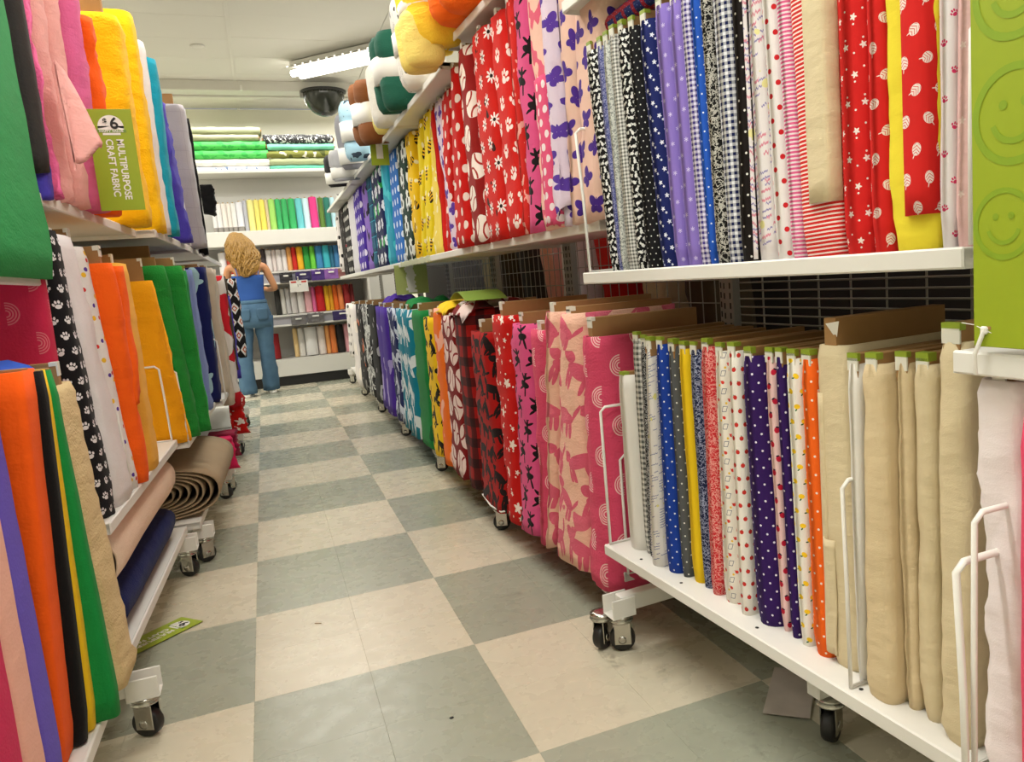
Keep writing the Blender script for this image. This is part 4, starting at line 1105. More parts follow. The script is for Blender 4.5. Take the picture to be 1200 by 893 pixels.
e = bolt(('x', .95, 6.5, 6.75, .35, .95, 6.3, 6.55, .93), 1, 'white cloth with black dots hanging at the end of the low shelf', mt('white_black'), None, 0, d=.3, cb=0, wr=.006, nose=.04)
# cloth lying over bolt tops
def topcloth(x, y, z, w_, l, mat, label, seed, amp=.012):
    vs = []; uvl = []; n = 10
    for off in (0, .004):
        for i in range(n + 1):
            for k in range(n + 1):
                a = -w_ / 2 + w_ * i / n; b = -l / 2 + l * k / n
                h = amp * noise.noise(Vector((a * 14, b * 14, seed))) - max(0, abs(a) - w_ * .36) * 1.1 - max(0, abs(b) - l * .38) * 1.2
                vs.append((a, b, h + off)); uvl.append((a, b))
    W_ = n + 1; N = W_ * W_; fs = []
    for i in range(n):
        for k in range(n):
            a = i * W_ + k; fs.append((a, a + 1, a + 1 + W_, a + W_)); fs.append((N + a, N + a + W_, N + a + 1 + W_, N + a + 1))
    for k in range(n):
        fs += [(k, k + 1, N + k + 1, N + k), (n * W_ + k, N + n * W_ + k, N + n * W_ + k + 1, n * W_ + k + 1), (k * W_, N + k * W_, N + k * W_ + W_, k * W_ + W_), (k * W_ + n, k * W_ + n + W_, N + k * W_ + n + W_, N + k * W_ + n)]
    o = MB().add(vs, fs, True, [[uvl[j] for j in f] for f in fs]).build('folded_cloth', mat, None, (x, y, z))
    return tag(o, label, 'fabric')
topcloth(1.09, 1.20, .99, .34, .24, mt('baseball_m'), 'loose dark red cloth bunched on top of the red bolts', 3)
topcloth(1.08, 1.62, .985, .3, .22, mt('yellow_f'), 'loose yellow cloth bunched on top of the orange bolt', 5)
topcloth(1.08, 3.7, 1.0, .24, .2, mt('purple'), 'purple cloth peeking above the far low bolts', 8, .05)
topcloth(1.08, 2.65, .99, .26, .24, mt('green'), 'green cloth bunched above the teal horse bolts', 9, .03)
# green sign lying on the tops and price sign below the shelf
g = MB(); n = 16
for i in range(n):
    a0, a1 = -.27 + .54 * i / n, -.27 + .54 * (i + 1) / n
    z = lambda a: .035 * math.cos(a * 6) - .03
    vs = [(-.09, a0, z(a0)), (.09, a0, z(a0)), (.09, a1, z(a1)), (-.09, a1, z(a1))]
    vs += [(x, y, z_ - .002) for x, y, z_ in vs]
    g.add(vs, [(0, 1, 2, 3), (7, 6, 5, 4), (0, 4, 5, 1), (2, 6, 7, 3), (0, 3, 7, 4), (1, 5, 6, 2)])
o = g.build('shelf_sign', plain('dull_green_card', '#7d9a3c', .4, var=.03), None, (1.05, 1.30, 1.03), (0, 0, -.1)); tag(o, 'green curved card lying on top of the dark red fleece bolts', 'sign')
o = empty('shelf_sign', (1.06, 3.0, 1.115)); tag(o, 'pale green card with torn white sticker hanging under the upper fleece shelf', 'sign')
MB().box(-.105, .105, -.001, .001, -.095, .095).build('card', plain('pale_green_card', '#a9b56a', .5, var=.03), o)
p = MB(); rr_ = random.Random(2)
for i in range(12):
    z = -.085 + i * .0145; p.box(-.035 + rr_.uniform(-.008, .008), .022 + rr_.uniform(-.008, .008), -.0022, -.001, z, z + .016)
p.build('torn_sticker', PAPER, o)
# clear patterned price strip on the lip
sg = MB()
for i in range(26):
    y = 1.95 + i * .037; sg.box(.984, .988, y, y + .03, 1.196 + .004 * math.sin(i * 2.1), 1.226 + .004 * math.sin(i * 1.3), .001)
tag(sg.build('shelf_edge_strip', fabric('leafy_strip', '#c9ccae', [('blob', 60, .55, '#5f7f4c')]), None), 'pale green patterned strip along the upper shelf lip below the bee print bolts', 'strip')
# ---- right edge unit goods
zr = DATA['A_low'][0]
bolt(('w', 1.03, -1.545, -1.462, .33, 1.015, -1.54, -1.465, .905), 1, 'white bolt with wrinkled wrapping behind the wire loops at the right edge', mt('whitepink'), None, 0, d=.3, cb=.03, wr=.006, nr=30, nose=.02)
bolt(('w', .985, -1.66, -1.552, .33, .985, -1.66, -1.552, .87), 1, 'hot rose bolt at the extreme right edge', mt('hotrose'), None, 0, d=.3, cb=.03, wr=.002, nr=14, nose=.02)
# tall lime sign with ring-shaped smiling faces, tied to the shelf lip
sg = empty('hanging_sign', (.981, -1.50, .955), 0); tag(sg, 'tall lime green sign with faint smiling rings tied at the right edge', 'sign')
MB().box(-.0015, .0015, -.32, 0, 0, .62, .0008).build('panel', LIME, sg)
def ring(mb, cy, cz, r0, r1, a0=0, a1=2 * math.pi, n=32):
    vs = []; fs = []
    for i in range(n + 1):
        a = a0 + (a1 - a0) * i / n
        for r_ in (r0, r1): vs.append((-.0021, cy + r_ * math.cos(a), cz + r_ * math.sin(a)))
    for i in range(n): fs.append((2 * i, 2 * i + 1, 2 * i + 3, 2 * i + 2))
    mb.add(vs, fs)
sm = MB()
for cy, cz in ((-.06, .275), (-.045, .15), (-.062, .415), (-.14, .05), (-.19, .2), (-.2, .35), (-.05, .555), (-.18, .49)):
    if cz + .058 > .62 or cy + .058 > 0: rr2 = min(.058, -cy - .002, .618 - cz)
    else: rr2 = .058
    ring(sm, cy, cz, rr2 * .84, rr2); ring(sm, cy, cz, rr2 * .45, rr2 * .58, math.pi * 1.1, math.pi * 1.9, 14)
    for s in (-1, 1): ring(sm, cy + s * rr2 * .25, cz + rr2 * .22, .0005, rr2 * .1, n=10)
sm.build('smiling_rings', LIMED, sg)
MB().box(-.0022, .0, -.026, -.012, .022, .026).build('punched_slot', CARD, sg)
zt_ = MB().box(-.006, .004, -.022, -.012, .016, .026, .002); zt_.tube([(-.004, -.017, .02), (-.012, -.010, -.01), (-.006, -.006, -.035)], .003, 6); zt_.tube([(-.004, -.017, .022), (.0, .0, .027), (.0, .02, .029)], .0006, 5)
zt_.tube([(-.004, -.017, .022), (.0, -.03, .016)], .0006, 5)
zt_.build('zip_tie', WHITE2, sg)

# ================================================================ left side
unitY = unit('near white shelving unit on the left with hanging felts', -.275, -1.19, .03, -1, 0, [(.215, 0, .42), (1.178, .035, .40)], .46, 2.1, casters=(1,), caster_x=-.03)
unitL2 = unit('white wheeled unit on the left with paw print bolt and rolled fabric underneath', -.285, .045, 1.27, -1, -.035, [(.19, .0, .42), (.545, -.012, .42), (1.372, .02, .42)], .46, 2.3, casters=(1,), caster_x=-.0)
unitL3 = unit('left shelving unit holding the amber and green fleece with a folded felt below', -.195, 1.30, 2.50, -1, -.03, [(.19, .0, .42), (.53, -.003, .42), (1.372, .005, .42)], .46, 2.3, casters=(0, 1), caster_x=-.0)
unitL4 = unit('third left shelving unit with the shark print bolt', -.15, 2.53, 3.75, -1, -.02, [(.19, .0, .42), (.53, -.03, .42), (1.372, .02, .42)], .46, 2.3, casters=(0, 1), caster_x=-.0)
unitL5 = unit('farthest left shelving unit with hanging patterned cloths', -.13, 3.78, 5.0, -1, -.02, [(.19, .0, .42), (.545, .0, .42), (1.372, .02, .42)], .46, 2.3, casters=(0, 1), caster_x=-.0)
for (u, y, x, z0, h, d) in ((unitL2, 1.2, .0, .545, .30, .07), (unitL3, .006, -.002, .53, .29, .075), (unitL3, .0, .02, .53, .27, .05), (unitL4, .005, -.05, .53, .34, .06), (unitY, 1.19, .01, .215, .45, .05), (unitL3, 1.18, .0, 1.372, .30, .06), (unitL2, .35, -.005, .545, .28, .05)):
    wire_u(u, x, y, z0, h, d, -1, .004, -.01)
wpan = tag(MB().box(-.012, .012, 1.3, 5.0, .2, 2.2).build('gondola_back_panel', plain('dark_panel', '#3a342e', .8), None, (-.68, 0, 0)), kind='structure')

def lrow(name): return {r[0]: r for r in DATA[name]}
lm = lrow('L_mid'); lu = lrow('L_up'); ly = lrow('Y_low')
LM = [
 ('paws_black', 'paws_black', 'black fleece bolt with white paw prints on the left', .02, .28, .004),
 ('white', 'white', 'plain white fleece bolt beside the black paw print', .02, .28, .005),
 ('white_multi', 'white_multi', 'white bolt with coloured specks left of the orange bolt', .05, .28, .004),
 ('orange', 'orange', 'orange fleece bolt with draped loose fold on the left', .05, .3, .006),
 ('peach', 'peach', 'peach yellow fleece bolt between orange and amber', .03, .3, .005),
 ('amber', 'amber', 'amber yellow fleece bolt with tall cardboard core', .085, .32, .006),
 ('green1', 'kelly', 'green fleece bolt, left one of the two beside the amber bolt', .035, .36, .006),
 ('green2', 'kelly', 'green fleece bolt, right one of the two', .035, .4, .006),
 ('ltblue', 'ltblue', 'pale blue fleece bolt beyond the green ones', .02, .38, .005),
 ('shark', 'shark', 'navy bolt with pale sharks on the left', .02, .36, .006),
 ('beige', 'beige', 'beige fleece bolt beyond the shark print', .02, .3, .006)]
for key, mk, lab, cb, d, wr in LM:
    e = bolt(lm[key], -1, lab, mt(mk), None, 0, d=d, cb=cb, ct=.03, wr=wr, nr=20, nose=.05 if key in ('amber', 'green1', 'green2', 'peach') else .035, sticker='w' if key != 'green1' else None, sag=.01, cx0=.03, puff=.02)
    if key == 'orange':
        drape('loose_fold', mt('orange'), e, [(.2, -.055), (.06, -.06), (.0, -.052), (-.012, -.02), (-.006, .02), (.02, .05)], .655, lambda t: .26 - .2 * t * (1 - t) + .04 * t, .012, 16, 20, -1, 4)
e = bolt(('x', -.145, 1.72, 1.80, .532, -.14, 1.66, 1.74, 1.22), -1, 'dark green fleece bolt behind the two green ones', mt('green'), None, 0, d=.3, cb=.02, wr=.004, nose=.03)
for i, (x, y, z1) in enumerate(((-.30, 1.60, 1.33),)):
    o = MB().box(-.16, .16, -.015, .015, 0, z1 - 1.0, .001).build('cardboard_core', CARD, None, (x - .12, y, 1.0), (.0, 0, 0)); tag(o, ('tall bare cardboard core standing behind the green bolts', 'bare cardboard core behind the coloured speck bolt')[i], 'cardboard')
# far left hanging cloths
def hangL(x, y, zt, zb, w_, mat, label, amp=.012, thick=.05, seed=1, name='hanging_cloth', lean=0):
    e = empty(name, (x, y, zb)); tag(e, label, 'cloth')
    bolt_fabric('cloth', mat, e, (-thick / 2, thick / 2, 0), (-thick / 2 + lean, thick / 2 + lean, 0), 0, zt - zb, -1, w_, seed, 16, amp, .02, sag=.04)
    return e
hangL(-.088, 3.05, 1.26, .46, .12, mt('beige'), 'beige cloth hanging beside the red floral cloth on the far left', .012, .08, 3)
hangL(-.062, 3.40, 1.23, .40, .10, fabric('red_white_floral', '#d8cfc8', [('blob', 7, .5, '#c4202c')]), 'white cloth with red flowers hanging at the far left', .012, .06, 4)
hangL(-.056, 3.60, 1.23, .62, .08, mt('olive'), 'olive cloth hanging between red flowers and geometric print', .01, .06, 5)
hangL(-.05, 3.72, 1.1, .55, .05, mt('violet'), 'violet cloth strip hanging at the far left', .01, .04, 6)
hangL(-.005, 4.05, 1.22, .67, .105, fabric('geometric_blanket', '#1a1716', [('aztec', .06, '#dedad2', '#b4552c')], fleece=True), 'black and white geometric blanket hanging at the end of the left row', .01, .07, 7)
hangL(-.09, 2.75, .32, .19, .14, mt('darkred'), 'crumpled dark red cloth hanging off the low shelf at the far left', .03, .16, 8)
hangL(-.07, 3.48, .50, .22, .07, mt('stars_redf'), 'red and white cloth dangling below the beige cloth', .03, .1, 9)
hangL(-.10, 2.42, .34, .20, .14, mt('crimson'), 'crimson cloth on the low shelf behind the folded felt', .02, .1, 10)
hangL(-.11, 5.0, 2.0, 1.78, .09, mt('black'), 'black hat shaped cloth bulging from the end of the upper left shelf', .02, .14, 11)

# upper left
LU = [
 ('hotpink', 'hotpink', 'crumpled hot pink fleece beside the charcoal felt, upper left', .02, .012),
 ('palepink1', 'palepink', 'pale pink fleece bolt with flaring loose end, upper left', .03, .006),
 ('palepink2', 'palepink', 'second pale pink fleece bolt, beside the rose pink one', .03, .006),
 ('pink', 'pink', 'rose pink fleece bolt behind the green price sign', .03, .006),
 ('orange', 'orange', 'orange fleece bolt on the upper left shelf behind the green sign', .02, .01),
 ('yellowA', 'bright_yellow', 'bright yellow fleece bolt, the wider one, on the upper left shelf', .09, .006),
 ('yellowB', 'bright_yellow', 'bright yellow fleece bolt beside the turquoise one', .02, .006),
 ('white', 'white', 'narrow white fleece bolt between yellow and turquoise', .02, .005),
 ('teal', 'turq', 'turquoise fleece bolt on the upper left shelf', .02, .006),
 ('purple', 'violet', 'violet blue fleece bolt with sagging foot, upper left', .02, .012),
 ('greyquilt', 'greyquilt', 'grey quilted bolt at the end of the upper left shelf', .07, .005)]
for key, mk, lab, cb, wr in LU:
    r = list(lu[key])
    pass
    if key == 'yellowA': r[8] -= .05; cb = .12
    if key == 'orange': r[8] = 1.95
    d = .36 if key in ('yellowA', 'yellowB', 'greyquilt') else .3
    bolt(r, -1, lab, mt(mk), None, 0, d=d, cb=cb, ct=.04, wr=wr, nr=24, nose=.045, sticker=None, sag=.03, cx0=.05, flare=.03)
bolt(('olive', -.2, 1.80, 1.87, 1.385, -.19, 1.78, 1.85, 2.0), -1, 'dark olive bolt between turquoise and violet, upper left', mt('olive'), None, 0, d=.28, cb=0, wr=.004, nose=.03)
e = hangL(-.098, 2.86, 2.10, 1.36, .05, mt('black'), 'black felt edge strip hanging beside the grey quilted bolt', .006, .03, 21)
e = hangL(-.11, 2.98, 1.75, 1.36, .05, mt('greyquilt'), 'pale wrapped bolt end beyond the black felt strip, upper left', .01, .05, 22)
# charcoal felt, blue and white felts at the left edge
e = hangL(-.275, .075, 2.02, 1.44, .3, mt('darkgrey'), 'charcoal felt hanging at the upper left edge', .002, .06, 12, lean=0)
e = hangL(-.31, .02, 2.0, 1.385, .26, mt('bluefelt'), 'royal blue felt edge between white and charcoal felts, upper left', .001, .035, 13)
e = hangL(-.316, -.02, 2.0, 1.385, .26, mt('white'), 'white felt edge at the upper left beside the green felt', .001, .04, 14)
e = hangL(-.285, .10, 1.46, 1.38, .2, mt('violet'), 'dark violet cloth under the charcoal felt', .004, .08, 15)
# flared end of the pale pink fleece
e = empty('loose_cloth', (-.215, .19, 1.40)); tag(e, 'flared corner of pale pink fleece sticking out left of the green price sign', 'cloth')
vs = []; fs = []; uv = []; n, m = 14, 14
for off in (0, .004):
    for i in range(n + 1):
        for k in range(m + 1):
            a = k / m; s = i / n
            x = -.03 + .075 * s * a + .012 * math.sin(a * 9 + s * 2) * s; y = -.05 + .10 * a - .02 * s; z = .30 - .27 * s + .09 * a * s + .012 * math.sin(a * 12) * s
            vs.append((x + off, y, z)); uv.append((a * .1, z))
W_ = m + 1; N = W_ * (n + 1)
for i in range(n):
    for k in range(m):
        a = i * W_ + k; fs.append((a, a + 1, a + 1 + W_, a + W_)); fs.append((N + a, N + a + W_, N + a + 1 + W_, N + a + 1))
for k in range(m): a = n * W_ + k; fs.append((a, a + 1, N + a + 1, N + a))
for i in range(n): a = i * W_ + m; fs.append((a, N + a, N + a + W_, a + W_))
MB().add(vs, fs, True, [[uv[j] for j in f] for f in fs]).build('cloth', mt('palepink'), e)
# stuff over the tops
for (x, y, z, a, lab) in ((-.33, .80, 2.08, .17, 'long brown cardboard core above the wide yellow bolt'), (-.27, 2.66, 2.12, .13, 'brown cardboard block on top of the grey quilted bolt')):
    pass

# near left: felts
def pxbolt(key, x, y0, y1, zb, zt, lean, mk, lab, d=.3, cb=.0, wr=.001, **kw):
    return bolt((key, x, y0, y1, zb, x + kw.pop('xl', .0), y0 + lean, y1 + lean, zt), -1, lab, mt(mk), None, 0, d=d, cb=cb, wr=wr, nr=12, nose=kw.pop('nose', .02), **kw)
YL = [
 ('orange', 'ofelt', 'orange felt bolt at the lower left', .004, .002),
 ('black', 'black', 'narrow black felt bolt between orange and yellow', .002, .001),
 ('yellow', 'yfelt', 'narrow yellow felt bolt between black and green', .0, .001),
 ('green', 'gfelt', 'green felt bolt beside the cream one, lower left', .004, .001),
 ('cream', 'creamf', 'cream fleece bolt at the end of the near left shelf', .05, .005)]
for key, mk, lab, cb, wr in YL:
    r = list(ly[key])
    bolt(r, -1, lab, mt(mk), None, 0, d=.3, cb=cb, ct=.02, wr=wr, nr=14 if key != 'cream' else 30, nose=.015 if key != 'cream' else .035, sticker='w' if key == 'cream' else None, sag=.0)
pxbolt('dr', -.315, -.545, -.525, .22, .985, -.02, 'darkred', 'thin dark red felt edge between violet and orange felts')
pxbolt('pu', -.29, -.66, -.548, .22, 1.0, -.02, 'purfelt', 'violet felt bolt at the left edge')
pxbolt('pe', -.285, -.76, -.664, .22, .95, .0, 'peachfelt', 'pale peach felt bolt at the left edge')
pxbolt('cr', -.285, -.95, -.765, .22, .90, .0, 'crimson', 'crimson felt bolt at the lower left corner')
topcloth(-.45, -.33, .99, .34, .3, mt('bluefelt'), 'royal blue felt lying behind the tops of the orange and black felts', 12, .004)
e = empty('hanging_felt', (-.285, -.19, 1.163)); tag(e, 'large emerald felt hanging at the left edge above the raspberry rainbow cloth', 'cloth')
bolt_fabric('cloth', mt('gfelt2'), e, (-.55, .185, 0), (-.55, .12, 0), 0, .85, -1, .3, 31, 14, .003, .01)
bolt(('rr', -.325, .0, .082, .55, -.30, -.09, -.01, 1.30), -1, 'raspberry fleece bolt with rainbows behind the lower left felts', mt('rose_rainbow'), None, 0, d=.30, cb=0, wr=.003, nr=14, nose=.03)
# rolls on the low shelf of the second unit
def roll_end(o_rings): pass
def folded_roll(name, mat, loc, rz, L, w_, h, turns, label, seed=1, cat='fabric'):
    """flattened roll lying along local x; the spiral shows at the ends"""
    e = empty(name, loc, rz); tag(e, label, cat)
    n = 44; th = .0045
    pts = []
    for i in range(turns * n + 1):
        a = i / n * 2 * math.pi; f = 1 - i / (turns * n) * .86
        p = 2.6
        c, s = math.cos(a), math.sin(a)
        r_ = (abs(c) ** p + abs(s) ** p) ** (-1 / p)
        pts.append((w_ / 2 * f * c * r_ + .004 * noise.noise(Vector((i * .1, seed, 0))), h / 2 * f * s * r_ + h / 2 + .003 * noise.noise(Vector((i * .13, seed, 4)))))
    vs = []; uv = []; nx = 8
    for j in range(nx + 1):
        x = -L / 2 + L * j / nx
        for q, (y, z) in enumerate(pts):
            w2 = .004 * noise.noise(Vector((x * 9, q * .05, seed)))
            vs.append((x + .004 * noise.noise(Vector((q * .3, j, seed))), y + w2, z + w2)); uv.append((x, q * .01))
    m = len(pts); fs = []
    for j in range(nx):
        for q in range(m - 1):
            a = j * m + q; fs.append((a, a + 1, a + 1 + m, a + m))
    o = MB().add(vs, fs, True, [[uv[k] for k in f] for f in fs]).build('rolled_cloth', mat, e)
    md = o.modifiers.new('thick', 'SOLIDIFY'); md.thickness = th * 1.3; md.offset = 0
    return e
# ends face the aisle: axis along x
folded_roll('cloth_roll', mt('navyroll'), (-.405, .62, .192), math.pi / 2 - .035, 1.02, .30, .13, 3, 'navy fleece roll lying on the low left shelf', 3)
folded_roll('cloth_roll', mt('creamroll'), (-.40, .64, .325), math.pi / 2 - .035, 1.06, .32, .19, 3, 'pale peach fleece roll lying on top of the navy one', 5)
folded_roll('felt_roll', mt('feltroll'), (-.385, 1.80, .192), math.pi / 2 - .03, .86, .60, .215, 9, 'thick taupe felt folded in a roll on the low left shelf', 7)

# ---- green price signs
def price_sign(parent_loc, rot, label, w_=.111, h=.283):
    e = empty('price_sign', parent_loc); e.rotation_euler = rot; tag(e, label, 'sign')
    MB().box(-w_ / 2, w_ / 2, -.0008, .0008, -h / 2, h / 2, .0004).build('card', LIME, e)
    b = MB(); cz = h * .5 - .047; r_ = .032; vs = [(0, -.0014, cz)]; n = 28
    for i in range(n + 1):
        a = i / n * math.pi * 1.1 - math.pi * .05; vs.append((r_ * math.cos(a), -.0014, cz - .002 + r_ * math.sin(a)))
    b.add(vs, [(0, i + 1, i + 2) for i in range(n)])
    b.add([(-.032, -.0014, cz - .012), (.032, -.0014, cz - .012), (.032, -.0014, cz), (-.032, -.0014, cz)], [(0, 1, 2, 3)])
    b.build('price_badge', PAPER, e)
    MB().box(-.037, .037, -.0018, -.0012, cz - .018, cz - .010).build('badge_band', plain('band_green', '#6f8f3a', .6), e)
    MB().box(-.022, .022, -.0018, -.0012, cz - .025, cz - .019).build('badge_line', PAPER, e)
    text_mesh('6', .044, INK, e, 'price_lettering', (.009, -.0022, cz + .006), (math.pi / 2, 0, 0), bold=.0008)
    text_mesh('$', .02, INK, e, 'price_lettering', (-.013, -.0022, cz + .013), (math.pi / 2, 0, 0), bold=.0005)
    text_mesh('HAPPY VALUE', .0095, PAPER, e, 'band_lettering', (0, -.0022, cz - .014), (math.pi / 2, 0, 0), bold=.0002)
    for tx, xx, top in (('MULTIPURPOSE', .017, cz - .036), ('CRAFT FABRIC', -.010, cz - .036)):
        o = text_mesh(tx, .0245, PAPER, e, 'lettering', (xx, -.0015, top), (math.pi / 2, math.pi / 2, 0), align='LEFT', bold=.0005)
    return e
price_sign((-.181, .43, 1.502), (0.0, .0, -.0), 'lime green price sign reading $6 multipurpose craft fabric hanging at the upper left')
fs_ = price_sign((-.285, .655, .004), (-math.pi / 2, 0, .0), 'lime green price sign fallen on the floor under the left shelf')
fs_.rotation_euler = Matrix(((1, 0, 0), (0, 1, 0), (0, 0, 1))).to_euler()
# lie flat, print up, head pointing to the aisle
up = Vector((.0, 0, 0))
hd = Vector((.75, .66, 0)).normalized(); sdv = Vector((hd.y, -hd.x, 0))
Mx = Matrix((sdv, Vector((0, 0, -1)), hd)).transposed()
fs_.rotation_euler = Mx.to_euler()
fs_.location = (-.31, .62, .004)

# ================================================================ back wall unit
YBK = 7.7
bu = empty('wall_shelving', (.6, YBK, 0)); tag(bu, 'white wall shelving with craft rolls across the end of the aisle', 'shelf')
X0b, X1b = -1.4, 1.35      # local x range around .6
def bx(name, x0, x1, y0, y1, z0, z1, m, b=.003): return MB().box(x0 - .6, x1 - .6, y0, y1, z0, z1, b).build(name, m, bu)
bx('kick_board', -.75, 1.9, .03, .5, 0, .115, RUBBER)
bx('base_deck', -.75, 1.9, 0, .58, .115, .315, WHITE)
bx('side_panel', -.77, -.74, 0, .58, 0, 2.0, WHITE); bx('side_panel', 1.34, 1.365, .0, .58, .115, 2.12, WHITE)
bx('back_panel', -.75, 1.9, .56, .6, .1, 2.6, plain('pale_panel', '#b9b7b2', .6, var=.02))
for z, nm in ((.835, 'shelf'), (1.345, 'shelf')): bx(nm, -.75, 1.34, .0, .56, z - .022, z, WHITE)
for z in (.70, 1.195): bx('bin_rail', -.75, 1.34, -.02, .02, z, z + .022, WHITE); bx('bin_back', -.75, 1.34, .03, .04, z, z + .13, plain('bin_grey', '#a9a7ae', .6))
bx('header_board', -.75, 1.34, -.03, .58, 1.655, 1.82, WHITE)
bx('upper_shelf', -.75, 1.34, .0, .56, 2.47, 2.505, WHITE)
bx('top_panel', -.75, 1.34, .50, .56, 1.82, 2.47, plain('pale_panel_two', '#c9c7c2', .6, var=.02))
bx('end_frame', 1.10, 1.13, -.04, .0, 1.9, 2.2, WHITE); bx('end_frame', 1.10, 1.30, -.04, .0, 2.18, 2.2, WHITE)

def px2x(px): return (px - 275.6) * .00915        # local helper: measured column -> metres along the wall
def roll_shape(mb, x, y, z0, z1, r, lean, flat=1.0, n=14):
    mb.lathe([(r * .25, 0), (r * .96, 0), (r, .006), (r, z1 - z0 - .006), (r * .95, z1 - z0), (r * .3, z1 - z0 - .004)], n,
             Matrix.Translation((x, y, z0)) @ Matrix.Rotation(lean, 4, 'X') @ Matrix.Diagonal((1, flat, 1, 1)))
cmat = {}
def cm(h, extra=None):
    if h not in cmat: cmat[h] = plain('roll_' + NAMES.get(h, 'cloth'), h, .75, var=.05)
    return cmat[h]
NAMES = {}
def rolls(items, z0, h, y, lean, adj, group, kind='cloth roll', rough=None, tube=True):
    for it in items:
        x0, x1, col, lab = it[:4]; hh = it[4] if len(it) > 4 else h
        r = (px2x(x1) - px2x(x0)) / 2 * .97; x = (px2x(x0) + px2x(x1)) / 2 + adj
        e = empty('craft_roll', (x, y, z0)); tag(e, lab, 'roll', None)
        m = it[5] if len(it) > 5 else cm(col)
        b = MB(); roll_shape(b, 0, 0, 0, hh, r, lean); b.build('material', m, e)
        if tube:
            b = MB(); b.lathe([(r * .32, 0), (r * .32, .02)], 10, Matrix.Rotation(lean, 4, 'X') @ Matrix.Translation((0, 0, hh - .004))); b.build('paper_tube', CARD2, e)
        # band round the foot, its colour stands in for underside shade
        b = MB(); b.lathe([(r * 1.01, .0), (r * 1.02, .002), (r * 1.02, .055), (r * 1.0, .057)], 14, Matrix.Rotation(lean, 4, 'X')); 
        if len(it) > 6: b.build('foot_shade_band', it[6], e)
PR1 = fabric('pale_flower_print', '#ebe4de', [('blob', 30, .64, '#d9a48c')]); PR2 = fabric('grey_flower_print', '#e8e6e6', [('blob', 28, .64, '#8f9098')])
FOOT_SHADE = plain('foot_shade_grey', '#8f8a84', .6)  # painted shade for the feet of the pale rolls
row1 = [(247, 252, '#dddada', 'white and black print roll, first of the pale rolls behind the woman', .33, PR2, FOOT_SHADE), (252, 258, '', 'pale grey flower print roll, second of the pale rolls', .33, PR2, FOOT_SHADE),
        (258, 264, '', 'peach flower print roll, third of the pale rolls', .33, PR1, FOOT_SHADE), (264, 269, '', 'peach flower print roll, fourth of the pale rolls', .33, PR1, FOOT_SHADE), (269, 275, '#e9e7e4', 'white roll, fifth of the pale rolls', .33, cm('#e9e7e4'), FOOT_SHADE),
        (275, 283, '#e6e6ee', 'wide bluish white roll among the pale rolls', .34, cm('#e6e6ee'), FOOT_SHADE), (283, 288, '#b9bac4', 'light grey roll left of the yellow rolls'),
        (288, 296, '#ebe391', 'pale lemon roll, left of three yellow rolls'), (296, 302, '#ece07a', 'pale yellow roll, middle of three'), (302, 309, '#eede66', 'pale yellow roll, right of three'),
        (309, 313, '#d9c6a2', 'narrow tan roll between yellow and lime rolls'), (313, 321, '#a4d96c', 'lime green roll on the bright shelf'),
        (321, 328, '#3fb26a', 'green roll, left of three greens'), (328, 336, '#3bae64', 'green roll, middle of three greens'), (336, 345, '#3ab066', 'green roll, right of three greens'),
        (345, 354, '#6cc6cf', 'aqua roll right of the greens'), (354, 362, '#cfeef4', 'very pale blue roll'), (362, 372, '#e63d8c', 'hot pink roll on the bright shelf', .37),
        (373, 380, '#5c7f34', 'olive green roll right of the hot pink one'), (380, 388, '#2c7a6c', 'dark teal green roll on the bright shelf'), (388, 394, '#bfe6f2', 'icy blue roll at the right end of the bright shelf')]
rolls(row1, 1.825, .36, YBK + .16, -.10, 0, 'rolls')
row2 = [(247, 256, '', 'white patterned roll left of the woman', .25, PR2), (256, 264, '#b0391f', 'rust red roll just left of the woman'),
        (296, 302, '#3a2f30', 'dark roll just right of the woman hair'), (302, 309, '', 'black flecked white roll, left of three prints', .25, fabric('black_fleck_one', '#dcd6d4', [('blob', 24, .54, '#2c2626')])), (309, 314, '', 'red flecked white roll among the prints', .25, fabric('red_fleck', '#dcd0cc', [('blob', 20, .54, '#a8242c')])),
        (314, 321, '', 'black flecked white roll, middle print', .25, fabric('black_fleck_two', '#dcd6d4', [('blob', 20, .54, '#2c2626')])), (321, 327, '', 'black spotted white roll, right print', .25, fabric('black_fleck_three', '#e2dcda', [('blob', 16, .55, '#2c2626')])),
        (327, 333, '#e0a05a', 'light orange roll right of the spotted prints'), (333, 339, '#c41f14', 'bright red roll in the rainbow shelf'), (339, 347, '#e9ad1c', 'golden yellow roll in the rainbow shelf'),
        (347, 355, '#2c9a3c', 'leaf green roll in the rainbow shelf'), (355, 362, '#6cc83c', 'lime roll in the rainbow shelf'), (362, 371, '#3c86b8', 'steel blue roll in the rainbow shelf'),
        (371, 380, '#3cb4c0', 'turquoise roll in the rainbow shelf'), (380, 385, '#2c6c88', 'narrow teal blue roll in the rainbow shelf'), (385, 392, '#3c78a8', 'mid blue roll in the rainbow shelf'), (392, 399, '#1f56b8', 'royal blue roll at the right end of the rainbow shelf')]
rolls(row2, 1.348, .27, YBK + .14, -.16, 0, 'rolls')
